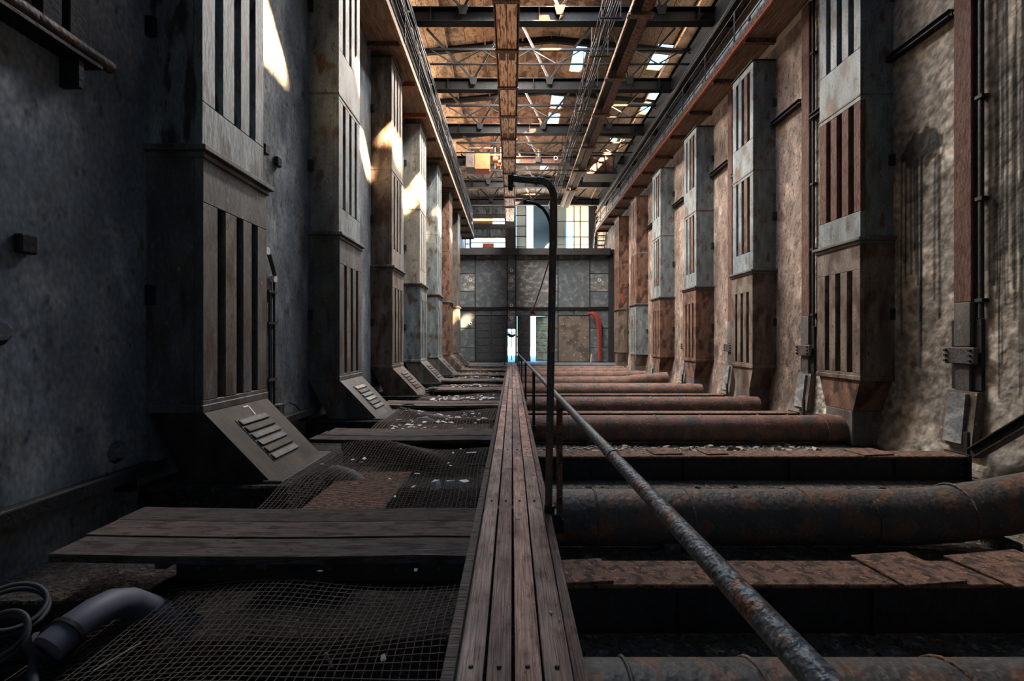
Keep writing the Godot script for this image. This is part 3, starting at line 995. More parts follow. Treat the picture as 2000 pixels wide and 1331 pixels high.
func duct(side: int, zn: float, look: Array, i: int) -> void:
	var wall: float = WL if side < 0 else WR
	var face: float = -3.48 if side < 0 else 6.8
	var w := 1.27 if side < 0 else 1.19
	var dy := 0.0 if side < 0 else -0.16
	var s := -float(side)                     # towards the aisle
	var lo: Material = look[0]
	var up: Material = look[1]
	var top := H + (8.2 if side < 0 else 7.9)
	var kink := H - (0.774 if side < 0 else 0.744)
	var col := H + 2.14 + dy
	var d := thing("wall_duct", look[2], "duct", Vector3((wall + face) * 0.5, kink - 0.8, -zn - w * 0.5), "tall slotted ducts along the left wall" if side < 0 else "tall slotted ducts along the right wall")
	var T := 0.1
	var g := 0.03
	# cores stand back from the slotted front
	part_box("lower_casing", Vector3(wall, kink, -zn + g), Vector3(face - s * (T - g), col, -zn - w - g), lo, d)
	part_box("upper_casing", Vector3(wall, col, -zn), Vector3(face - s * T, top, -zn - w), up, d)
	var zc := [0.0, 0.23, 0.37, 0.6, 0.73, 0.93, 1.06, w]
	if side > 0:
		zc = [0.0, 0.18, 0.32, 0.51, 0.65, 0.84, 0.97, w]
	var tiers := [[kink + 0.1, H + 1.55 + dy], [H + 2.7 + dy, H + 4.86 + dy], [H + 5.9 + dy, top - 0.2]]
	var bands := [[kink, kink + 0.1], [H + 1.55 + dy, col], [col, H + 2.7 + dy], [H + 4.86 + dy, H + 5.9 + dy], [top - 0.2, top]]
	for k in bands.size():
		var low := k < 2
		var f: float = face + s * (g if low else 0.0)
		var e: float = g if low else 0.0
		part_box("front_band", Vector3(f - s * T, bands[k][0], -zn + e), Vector3(f, bands[k][1], -zn - w - e), lo if low else up, d, 0.008)
	for k in 3:
		var low := k == 0
		var f: float = face + s * (g if low else 0.0)
		var e: float = g if low else 0.0
		for q in 4:
			var za: float = zc[q * 2] - (e if q == 0 else 0.0)
			var zb: float = zc[q * 2 + 1] + (e if q == 3 else 0.0)
			var m: Material = lo if low else up
			if side > 0 and k == 1 and i == 1:
				m = M.rust_red
			elif side > 0 and k > 0 and q == 1 and i in [2, 3, 4]:
				m = M.paint_rust
			elif side < 0 and k == 0 and q == 1 and i < 3:
				m = M.paint_brown
			part_box("slat", Vector3(f - s * T, tiers[k][0], -zn - za), Vector3(f, tiers[k][1], -zn - zb), m, d, 0.008)
	# the collar with its lip, a joint strip higher up, the cap
	var b := MB.new()
	b.span(Vector3(wall, col - 0.03, -zn + 0.1), Vector3(face + s * 0.1, col + 0.035, -zn - w - 0.1), 0.01)
	b.span(Vector3(wall, col - 0.1, -zn + 0.055), Vector3(face + s * 0.055, col - 0.03, -zn - w - 0.055), 0.01)
	put("collar", b, M.paint_grey, d)
	part_box("joint_strip", Vector3(wall, H + 4.95 + dy, -zn + 0.012), Vector3(face + s * 0.012, H + 4.99 + dy, -zn - w - 0.012), lo, d)
	part_box("cap_plate", Vector3(wall, top, -zn + 0.04), Vector3(face + s * 0.04, top + 0.03, -zn - w - 0.04), M.steel_dark, d, 0.006)
	b = MB.new()
	b.span(Vector3(wall, kink - 0.04, -zn + 0.05), Vector3(face + s * 0.04, kink + 0.05, -zn - w - 0.05), 0.01)
	put("foot_flange", b, lo, d)
	for yy in [H + 0.4, H + 3.4, H + 6.6]:
		part_box("corner_bracket", Vector3(wall, yy, -zn + 0.06), Vector3(wall + s * 0.1, yy + 0.22, -zn), M.steel_dark, d, 0.008)
	if side < 0:
		# the foot slopes down and out into the floor
		var fy := -0.15
		b = MB.new()
		b.prism(PackedVector2Array([Vector2(wall, kink), Vector2(face, kink), Vector2(-2.7, fy), Vector2(-3.66, fy)]), Vector3.RIGHT, Vector3.UP, Vector3.BACK, Vector3.ZERO, -zn - w - 0.02, -zn + 0.02)
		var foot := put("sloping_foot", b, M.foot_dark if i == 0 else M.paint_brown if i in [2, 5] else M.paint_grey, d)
		var dn := (Vector3(-2.7, fy, 0) - Vector3(face, kink, 0))
		var L := dn.length()
		dn /= L
		var nn := Vector3(-dn.y, dn.x, 0)
		var B := Basis(dn, nn, dn.cross(nn))
		b = MB.new()
		b.box(Vector3(face, kink, -zn - w * 0.5) + dn * L * 0.53 + nn * 0.001, Vector3(0.68, 0.012, 0.64), 0.0, B)
		put("louvre_recess_shade", b, M.cable, foot)  # black plate gives the shade of a recess behind the slats
		for k in 6:
			b = MB.new()
			b.box(Vector3(face, kink, -zn - w * 0.5) + dn * (L * 0.53 - 0.28 + k * 0.112) + nn * 0.012, Vector3(0.085, 0.03, 0.6), 0.006, Basis(B.z, 0.16) * B)
			put("louvre_slat", b, [M.steel, M.foot_dark, M.paint_grey][(k + i) % 3] if i != 1 else [M.paint_cream, M.paint_brown, M.paint_teal][k % 3], foot)
		b = MB.new()
		b.span(Vector3(-2.78, fy - 0.06, -zn + 0.06), Vector3(-2.55, fy + 0.02, -zn - w - 0.06), 0.01)
		put("foot_plate", b, M.steel, foot)
		if i == 0:      # chalk marks on the nearest foot
			b = MB.new()
			var o := Vector3(face, kink, -zn - 0.72) + dn * 0.1 + nn * 0.003
			b.bar(o + Vector3(0, 0, 0.06), o + Vector3(0, 0, -0.05), 0.022, 0.004, nn)
			b.bar(o + Vector3(0, 0, -0.05), o + dn * 0.16 + Vector3(0, 0, -0.03), 0.022, 0.004, nn)
			put("chalk_figure", b, M.chalk, foot)
	else:
		# tapers to a narrow box that takes the floor pipe
		var y1 := H - 1.4
		var a := 0.2
		b = MB.new()
		b.loft([Vector3(wall, kink, -zn), Vector3(face, kink, -zn), Vector3(face, kink, -zn - w), Vector3(wall, kink, -zn - w)],
			[Vector3(wall, y1, -zn - a), Vector3(face, y1, -zn - a), Vector3(face, y1, -zn - w + a), Vector3(wall, y1, -zn - w + a)])
		put("taper", b, M.paint_rust if i in [1, 3, 4] else M.paint_brown, d)
		b = MB.new()
		b.span(Vector3(wall, -0.68, -zn - a), Vector3(face, y1, -zn - w + a), 0.02)
		put("outlet_box", b, M.paint_grey, d)
		if i == 6:
			b = MB.new()
			b.ring(Vector3(face + 0.32, H + 3.5, -zn + 0.008), Vector3.BACK, 0.13, 0.03, 14, 5)
			b.bar(Vector3(face + 0.32, H + 3.2, -zn + 0.006), Vector3(face + 0.32, H + 2.5, -zn + 0.006), 0.14, 0.01, Vector3.BACK)
			put("red_mark", b, M.red, d)


# ---------------------------------------------------------------- steel columns and rails on the right wall
func columns() -> void:
	var zs := [7.42, 11.4, 15.35, 19.3, 23.3, 27.3]
	for i in zs.size():
		var z: float = zs[i]
		var c := thing("wall_column", ["rust-brown timber-clad column nearest on the right wall with bolted splice plate", "second rust-brown column on the right wall, between the first two full ducts", "third rust-brown column along the right wall, slim, past the second full duct", "fourth rust-brown column along the right wall past the third full duct", "fifth rust-brown column along the right wall, far away", "farthest rust-brown column along the right wall near the far end"][i], "column", Vector3(WR, -0.7, -z), "rust-brown columns along the right wall")
		part_box("cladding", Vector3(WR - 0.1, H + 0.62, -z + 0.15), Vector3(WR - 0.02, H + 8.4, -z - 0.15), M.rust_red, c, 0.012)
		part_box("backing_plate", Vector3(WR - 0.04, H + 0.25, -z + 0.2), Vector3(WR, H + 8.4, -z - 0.2), M.steel_dark, c)
		part_box("grey_board", Vector3(WR - 0.12, H - 0.1, -z + 0.15), Vector3(WR - 0.03, H + 0.62, -z - 0.13), M.paint_grey, c, 0.012)
		part_box("splice_plate", Vector3(WR - 0.06, H - 0.8, -z + 0.27), Vector3(WR, H + 0.34, -z - 0.23), M.steel_dark, c, 0.01)
		part_box("steel_web", Vector3(WR - 0.11, H - 0.85, -z + 0.13), Vector3(WR - 0.05, H - 0.1, -z - 0.12), M.steel, c, 0.01)
		part_box("clamp_plate", Vector3(WR - 0.17, H - 0.38, -z + 0.26), Vector3(WR - 0.1, H - 0.11, -z - 0.24), M.steel, c, 0.012)
		for q in [-1, 1]:
			for r in 3:
				var b := MB.new()
				b.cyl(Vector3(WR - 0.21, H - 0.33 + r * 0.085, -z + q * 0.2), Vector3(WR - 0.16, H - 0.33 + r * 0.085, -z + q * 0.2), 0.022, 6)
				put("bolt", b, M.steel_dark, c)
		var b := MB.new()      # concrete encasement that splays to the floor
		b.loft([Vector3(WR - 0.12, H - 0.82, -z + 0.26), Vector3(WR, H - 0.82, -z + 0.26), Vector3(WR, H - 0.82, -z - 0.24), Vector3(WR - 0.12, H - 0.82, -z - 0.24)],
			[Vector3(WR - 0.26, -0.28, -z + 0.3), Vector3(WR, -0.28, -z + 0.3), Vector3(WR, -0.28, -z - 0.26), Vector3(WR - 0.26, -0.28, -z - 0.26)])
		put("concrete_foot", b, M.conc_end_brown, c)
		b = MB.new()
		b.loft([Vector3(WR - 0.19, H - 0.86, -z + 0.14), Vector3(WR - 0.1, H - 0.86, -z + 0.14), Vector3(WR - 0.1, H - 0.86, -z - 0.14), Vector3(WR - 0.19, H - 0.86, -z - 0.14)],
			[Vector3(WR - 0.29, -0.22, -z + 0.17), Vector3(WR - 0.2, -0.22, -z + 0.17), Vector3(WR - 0.2, -0.22, -z - 0.15), Vector3(WR - 0.29, -0.22, -z - 0.15)])
		put("foot_facing", b, M.conc_end_light, c)
		part_box("base_plate", Vector3(WR - 0.36, -0.7, -z + 0.34), Vector3(WR - 0.31, 0.0, -z + 0.28), M.steel_dark, c)
		# the thin service pipe that runs up behind each column
		var pp := thing("service_pipe", "thin dark service pipe running up beside the %s rust-brown wall column" % ["nearest", "second", "third", "fourth", "fifth", "farthest"][i], "pipe", Vector3(WR - 0.07, H + 0.3, -z + 0.27), "thin service pipes beside the wall columns")
		b = MB.new()
		b.tube([Vector3(WR - 0.07, H + 0.35, -z + 0.27), Vector3(WR - 0.07, H + 8.4, -z + 0.27)], 0.035, 8)
		put("pipe", b, M.steel_dark, pp)
		for yy in [0.6, 2.2, 3.8, 5.4, 7.0]:
			part_box("pipe_clip", Vector3(WR - 0.12, H + yy, -z + 0.33), Vector3(WR, H + yy + 0.06, -z + 0.21), M.steel_dark, pp, 0.005)
	# horizontal rails between ducts and columns
	var rails := [[7.6, 8.88, 5.48], [10.1, 11.2, 5.48], [11.6, 12.84, 6.1], [14.1, 15.2, 5.48], [15.5, 16.8, 6.1], [18.05, 19.1, 5.48], [19.5, 20.8, 6.1], [3.0, 7.25, 5.6], [23.5, 24.8, 6.1]]
	for i in rails.size():
		var r: Array = rails[i]
		var b := MB.new()
		b.ibeam(Vector3(WR - 0.09, H + r[2], -r[0]), Vector3(WR - 0.09, H + r[2], -r[1]), 0.14, 0.13)
		var o := put("wall_rail", b, M.steel_dark)
		tag(o, ["short steel rail on the right wall between the nearest column and the nearest full duct", "short steel rail on the right wall just before the second column", "short steel rail on the right wall between the second column and the second full duct", "short steel rail on the right wall just before the third column", "short steel rail on the right wall between the third column and the third full duct", "short steel rail on the right wall just before the fourth column", "short steel rail on the right wall just past the fourth column", "long steel rail on the right wall running out of frame before the nearest column", "short steel rail on the right wall past the fifth column"][i], "rail", "short steel rails across the right wall")
	# the knee brace of the nearest column
	var b := MB.new()
	b.ibeam(Vector3(WR - 0.35, -0.3, -6.98), Vector3(WR - 0.3, 1.02, -5.46), 0.16, 0.16)
	tag(put("knee_brace", b, M.steel_dark), "dark diagonal steel brace leaning from the nearest right column foot to the frame edge", "brace")
	b = MB.new()
	b.tube([Vector3(WR - 0.22, 5.0, -29.0 + 0.5), Vector3(WR - 0.35, -0.1, -28.0)], 0.04, 6)
	tag(put("leaning_bar", b, M.cable), "thin black bar leaning on the right wall before the farthest duct", "bar")


# ---------------------------------------------------------------- left side: ledges, cross planks, wire mesh
func left_floor() -> void:
	var b := MB.new()
	b.span(Vector3(WL, -0.95, -3.35), Vector3(-2.78, -0.5, -ZEND), 0.02)
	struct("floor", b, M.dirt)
	for i in 7:
		var z := 5.11 + 4.03 * i
		b = MB.new()
		b.span(Vector3(WL, -0.5, -z + 0.16), Vector3(-2.45, -0.16, -z - 1.5), 0.02)
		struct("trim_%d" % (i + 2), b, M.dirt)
	# cross planks: three boards each, from the catwalk to the ledge
	var spans := [[3.11, 4.03, -3.18, 1095], [6.75, 7.66, -3.02, 0], [10.35, 11.2, -2.96, 0], [13.6, 14.5, -2.6, 0], [16.7, 17.7, -2.6, 0], [19.7, 20.6, -2.6, 0], [23.0, 23.9, -2.6, 0], [26.4, 27.3, -2.56, 0]]
	for i in spans.size():
		var s: Array = spans[i]
		var t := thing("plank_bridge", ["widest and nearest of the three-board plank bridges, left of the catwalk", "second nearest three-board plank bridge left of the catwalk, above a wire mesh edge", "third plank bridge left of the catwalk, valve wheel at its left end", "fourth plank bridge left of the catwalk, pale and dusty", "fifth plank bridge left of the catwalk", "sixth plank bridge left of the catwalk", "seventh plank bridge left of the catwalk, near the far end", "farthest plank bridge left of the catwalk, beside the end platform"][i], "plank bridge", Vector3((s[2] - 0.3) * 0.5, -0.3, -(s[0] + s[1]) * 0.5), "plank bridges left of the catwalk")
		var n := 3
		var w: float = (s[1] - s[0]) / n
		for k in n:
			var pts := []
			var pm := MB.new()
			var seg := 8
			var sag: float = [0.0, 0.004, -0.003][k]
			for q in seg:
				var xa := lerpf(-0.31, s[2] + 0.03 * k * (1 if i % 2 else -1), q / float(seg))
				var xb := lerpf(-0.31, s[2] + 0.03 * k * (1 if i % 2 else -1), (q + 1) / float(seg))
				var ya: float = -0.035 - 0.02 * sin(PI * q / seg) + sag - (0.012 * (1 - q) if q < 1 else 0.0)
				var yb: float = -0.035 - 0.02 * sin(PI * (q + 1) / seg) + sag
				pm.loft([Vector3(xa, ya - 0.055, -s[0] - w * k - 0.013), Vector3(xa, ya, -s[0] - w * k - 0.013), Vector3(xa, ya, -s[0] - w * (k + 1) + 0.013), Vector3(xa, ya - 0.055, -s[0] - w * (k + 1) + 0.013)],
					[Vector3(xb, yb - 0.055, -s[0] - w * k - 0.013), Vector3(xb, yb, -s[0] - w * k - 0.013), Vector3(xb, yb, -s[0] - w * (k + 1) + 0.013), Vector3(xb, yb - 0.055, -s[0] - w * (k + 1) + 0.013)], q == 0 or q == seg - 1)
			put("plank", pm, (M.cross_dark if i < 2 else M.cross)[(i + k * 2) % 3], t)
		for x in [-0.55, -1.7, -2.4]:
			part_box("cleat", Vector3(x, -0.16, -s[0] - 0.05), Vector3(x - 0.08, -0.105, -s[1] + 0.05), M.cross[1], t)
		# the perforated steel beam that carries them
		var zb: float = s[1] - 0.25
		var bm := thing("pit_beam", "dark perforated steel beam under the %s plank bridge" % ["nearest", "second", "third", "fourth", "fifth", "sixth", "seventh", "farthest"][i], "beam", Vector3(-1.6, -0.6, -zb), "dark beams under the plank bridges")
		b = MB.new()
		b.ibeam(Vector3(-0.3, -0.38, -zb), Vector3(-2.78, -0.38, -zb), 0.24, 0.42)
		put("beam", b, M.steel_dark, bm)
		if i < 3:
			for r in 2:
				for q in 12:
					b = MB.new()
					b.cyl(Vector3(-0.6 - q * 0.18, -0.28 - r * 0.17, -zb + 0.011), Vector3(-0.6 - q * 0.18, -0.28 - r * 0.17, -zb + 0.03), 0.014, 6)
					put("rivet", b, M.steel, bm)
	# wire mesh sheets over the pits
	var sheets := [[1.25, 3.05, -2.6, 0.043], [4.1, 6.6, -2.5, 0.045], [7.8, 10.2, -2.5, 0.06], [11.3, 13.4, -2.5, 0.075], [14.6, 16.55, -2.5, 0.09], [17.9, 19.5, -2.5, 0.1], [20.8, 22.8, -2.5, 0.12], [24.1, 26.2, -2.5, 0.14]]
	for i in sheets.size():
		var s: Array = sheets[i]
		b = mesh_sheet(s[0], s[1], s[2], -0.34, s[3], i)
		tag(put("wire_mesh", b, M.wire), ["nearest sheet of sagging wire mesh in the dark bottom left corner", "second sheet of wire mesh with a raised fold, behind the nearest plank bridge", "third sheet of rusty wire mesh strewn with pale flakes", "fourth sheet of rusty wire mesh left of the catwalk", "fifth sheet of rusty wire mesh left of the catwalk", "sixth sheet of wire mesh left of the catwalk", "seventh sheet of wire mesh left of the catwalk", "farthest sheet of wire mesh left of the catwalk"][i], "wire mesh", "wire mesh sheets left of the catwalk")
		# the rusty plate lying under part of it
		if i >= 1:
			b = MB.new()
			b.span(Vector3(-2.4 + 0.1 * (i % 2), -0.42, -s[0] - 0.3), Vector3(-0.5 - (0.9 if i == 1 else 0.0), -0.4, -s[1] + 0.25), 0.004)
			tag(put("rusty_plate", b, M.rust), "thin rusty plate lying under the %s sheet of wire mesh" % ORD[i], "plate", "rusty plates under the wire mesh")


func mesh_height(x: float, z: float, k: int) -> float:
	var y := -0.15 + 0.03 * sin(x * 2.3 + k) + 0.025 * sin(z * 2.9 + k * 2.0 + x)
	if k == 0:
		y += -0.05 + 0.1 * exp(-pow((z - 1.9 - (x + 1.4) * 0.5) * 2.6, 2.0)) - 0.12 * smoothstep(-1.3, -2.6, x)
	elif k == 1:
		y += 0.13 * exp(-pow((z - 5.9 + (x + 1.0) * 0.75) * 2.4, 2.0)) * smoothstep(-0.5, -1.2, x) - 0.08 * smoothstep(-0.4, -1.3, x) * smoothstep(5.2, 4.4, z)
	elif k == 2:
		y += 0.09 * exp(-pow((z - 9.0 + (x + 1.2) * 0.8) * 2.4, 2.0))
	return y


func mesh_sheet(z0: float, z1: float, x0: float, x1: float, cell: float, k: int) -> MB:
	var b := MB.new()
	var r := 0.0031 if k < 2 else 0.005 if k < 4 else 0.007
	var nx := int((x1 - x0) / cell)
	var nz := int((z1 - z0) / cell)
	var seg := 26 if k < 2 else 12
	for i in nx + 1:
		var x := x0 + (x1 - x0) * i / nx
		var path := []
		for j in seg + 1:
			var z := z0 + (z1 - z0) * j / seg
			path.append(Vector3(x + 0.04 * sin(z * 1.7 + k), mesh_height(x, z, k) + 0.003 * (1 if i % 2 else -1), -z))
		b.tube(path, r, 3, false)
	for j in nz + 1:
		var z := z0 + (z1 - z0) * j / nz
		var path := []
		for i in seg + 1:
			var x := x0 + (x1 - x0) * i / seg
			path.append(Vector3(x, mesh_height(x, z, k), -z - 0.05 * sin(x * 2.1 + k)))
		b.tube(path, r, 3, false)
	return b


# ---------------------------------------------------------------- right side: pipes, beams, rubble
func right_floor() -> void:
	var pz := [2.15, 4.72, 9.46, 12.9, 16.75, 20.4, 23.7, 26.2, 28.4]
	var ends := [6.9, 6.95, 6.95, 6.95, 6.95, 6.95, 6.95, 6.4, 6.95]
	var lab := ["rusty pipe lowest in the frame at the bottom right, mostly in darkness", "large near dark pipe with peeling brown paint crossing the right side", "third large pipe, rust-brown, ending at the nearest full right duct", "fourth pipe from the front, rusty with grey patches, right of the catwalk", "fifth pipe from the front, rust-brown with pale flaking paint", "sixth pipe from the front, slightly lower, bent up at its right end", "seventh pipe from the front, grey and rust", "eighth pipe from the front, patched orange rust", "farthest pipe on the right, before the end platform"]
	for i in pz.size():
		var z: float = pz[i]
		var yc := H - 1.83
		var r := 0.275 if i < 3 else 0.24
		var path := [Vector3(0.02, yc, -z), Vector3(ends[i] - 1.5, yc, -z), Vector3(ends[i] - 0.9, yc + 0.0, -z), Vector3(ends[i], yc, -z)]
		if i == 1:
			path = [Vector3(0.02, yc, -z), Vector3(4.0, yc, -z), Vector3(4.5, yc + 0.03, -z), Vector3(5.0, yc + 0.1, -z), Vector3(5.6, yc + 0.2, -z - 0.02), Vector3(7.0, yc + 0.3, -z - 0.05)]
		elif i == 5:
			path = [Vector3(0.02, yc - 0.05, -z), Vector3(4.8, yc - 0.03, -z), Vector3(5.6, yc + 0.06, -z), Vector3(6.95, yc + 0.18, -z)]
		var t := thing("floor_pipe", lab[i], "pipe", Vector3(3.5, yc - r, -z), "large rusty pipes across the right floor")
		var b := MB.new()
		b.tube(path, r, 28)
		put("barrel", b, M.pipe_dark if i < 2 else M.pipe, t)
		var x := 0.55 + 0.3 * (i % 3)
		var k := 0
		while x < 6.6:
			b = MB.new()
			var y := yc
			if i == 1:
				y += 0.0 if x < 4.0 else lerpf(0.0, 0.3, (x - 4.0) / 3.0)
			elif i == 5:
				y += -0.04 if x < 4.8 else lerpf(-0.03, 0.18, (x - 4.8) / 2.1)
			b.ring(Vector3(x, y, -z), Vector3.RIGHT, r + 0.002, 0.012, 26, 5)
			put("weld_seam", b, [M.pipe_dark, M.pipe, M.rust][k % 3], t)
			x += [0.62, 0.95, 1.2][(k + i) % 3]
			k += 1
		b = MB.new()
		b.tube([Vector3(6.38, yc + (0.22 if i == 1 else 0.1 if i == 5 else 0.0), -z), Vector3(6.62, yc + (0.24 if i == 1 else 0.13 if i == 5 else 0.0), -z)], r + 0.025, 26)
		put("flange", b, M.pipe, t)
		for xs in [1.6, 5.0]:      # saddles under the pipe
			part_box("saddle", Vector3(xs - 0.08, -0.72, -z + 0.2), Vector3(xs + 0.08, yc - r * 0.7, -z - 0.2), M.conc_floor, t, 0.01)
	# deep steel beams between the pipes
	var bz := [3.44, 7.05, 11.15, 14.85, 18.6, 22.2]
	var top := H - 1.75
	for i in bz.size():
		var z: float = bz[i]
		var t := thing("floor_beam", ["nearest deep steel beam on the right, rusty flange with a loose plate at its left", "second deep steel beam on the right, ending at the nearest column foot", "third steel beam between the pipes on the right", "fourth steel beam between the pipes on the right", "fifth steel beam between the pipes on the right", "farthest steel beam between the pipes on the right"][i], "beam", Vector3(3.6, -0.75, -z), "deep steel beams across the right floor")
		part_box("top_flange", Vector3(0.36, top - 0.03, -z + 0.18), Vector3(6.95, top, -z - 0.18), M.rust, t, 0.006)
		part_box("web", Vector3(0.36, top - 0.42, -z + 0.13), Vector3(6.95, top - 0.03, -z + 0.09), M.steel_dark, t)
		part_box("bottom_flange", Vector3(0.36, top - 0.45, -z + 0.18), Vector3(6.95, top - 0.42, -z - 0.18), M.steel_dark, t, 0.006)
		for x in [1.2, 2.6, 4.2, 5.8]:
			part_box("stiffener", Vector3(x, top - 0.42, -z + 0.17), Vector3(x + 0.015, top - 0.03, -z + 0.13), M.steel_dark, t)
		part_box("end_plate", Vector3(6.88, top - 0.47, -z + 0.2), Vector3(6.92, top + 0.02, -z - 0.2), M.steel_dark, t)
		if i == 1:
			for r in 4:
				var b := MB.new()
				b.cyl(Vector3(6.8, top - 0.1 - r * 0.09, -z + 0.13), Vector3(6.8, top - 0.1 - r * 0.09, -z + 0.16), 0.02, 6)
				put("rivet", b, M.steel, t)
	# plates lying on the beams
	var plates := [[0.37, 0.72, 3.26, 3.6, 0.02, "small square rusty plate on the left end of the nearest floor beam"], [2.75, 3.25, 3.24, 3.7, 0.03, "dark loose plate on the nearest floor beam, left of the other loose plate"], [3.5, 4.2, 3.24, 3.72, 0.04, "dark loose plate on the nearest floor beam at the right frame edge"], [2.15, 2.6, 6.95, 7.3, 0.02, "left one of two small plates on the second floor beam"], [2.95, 3.3, 6.95, 7.3, 0.025, "right one of two small plates on the second floor beam"], [5.3, 5.8, 6.9, 7.3, 0.03, "plate at the right end of the second floor beam before the column"]]
	for p in plates:
		var b := MB.new()
		b.box(Vector3((p[0] + p[1]) * 0.5, top + 0.012, -(p[2] + p[3]) * 0.5), Vector3(p[1] - p[0], 0.02, p[3] - p[2]), 0.004, Basis(Vector3.UP, p[4] * 4.0))
		tag(put("loose_plate", b, M.rust), p[5], "plate", "loose plates on the floor beams")
	# rubble on the floor between
	var g := RandomNumberGenerator.new()
	g.seed = 12
	var zones := [[7.95, 9.2, 0.4, 6.0, 900], [5.1, 6.6, 0.4, 6.6, 260], [3.7, 4.35, 0.4, 6.5, 160], [2.5, 3.2, 0.4, 5.0, 120], [10.0, 12.4, 0.4, 6.4, 260], [13.4, 16.2, 0.4, 6.4, 200]]
	for i in zones.size():
		var zn: Array = zones[i]
		var b := MB.new()
		for k in zn[4]:
			var s := g.randf_range(0.015, 0.06) if g.randf() < 0.93 else g.randf_range(0.06, 0.12)
			b.chip(Vector3(g.randf_range(zn[2], zn[3]), -0.7 + s * 0.22, -g.randf_range(zn[0], zn[1])), Vector3(s * 1.5, s * 0.6, s), g)
		var o := put("rubble", b, [M.paper_dull, M.conc_floor, M.conc_floor, M.conc_floor, M.conc_end_light, M.conc_end][i])
		tag(o, ["pale gravel and rubble on the floor before the third pipe", "sparse rubble on the floor behind the near large pipe", "rubble on the floor in front of the near large pipe", "rubble on the floor at the very bottom right", "rubble on the floor behind the third pipe", "rubble on the floor behind the fourth pipe"][i], "rubble")
		o.set_meta("kind", "stuff")
	for q in [[1.55, 5.9, 0.22, "dark lump of concrete lying behind the near pipe's left part"], [3.3, 8.6, 0.16, "dark stone on the pale gravel, left of the other dark stone"], [4.25, 8.75, 0.14, "dark stone on the pale gravel nearer the right duct"]]:
		var b := MB.new()
		b.chip(Vector3(q[0], -0.7 + q[2] * 0.3, -q[1]), Vector3(q[2] * 1.8, q[2] * 0.6, q[2]), g)
		tag(put("stone", b, M.pipe_dark), q[3], "stone", "stones on the right floor")


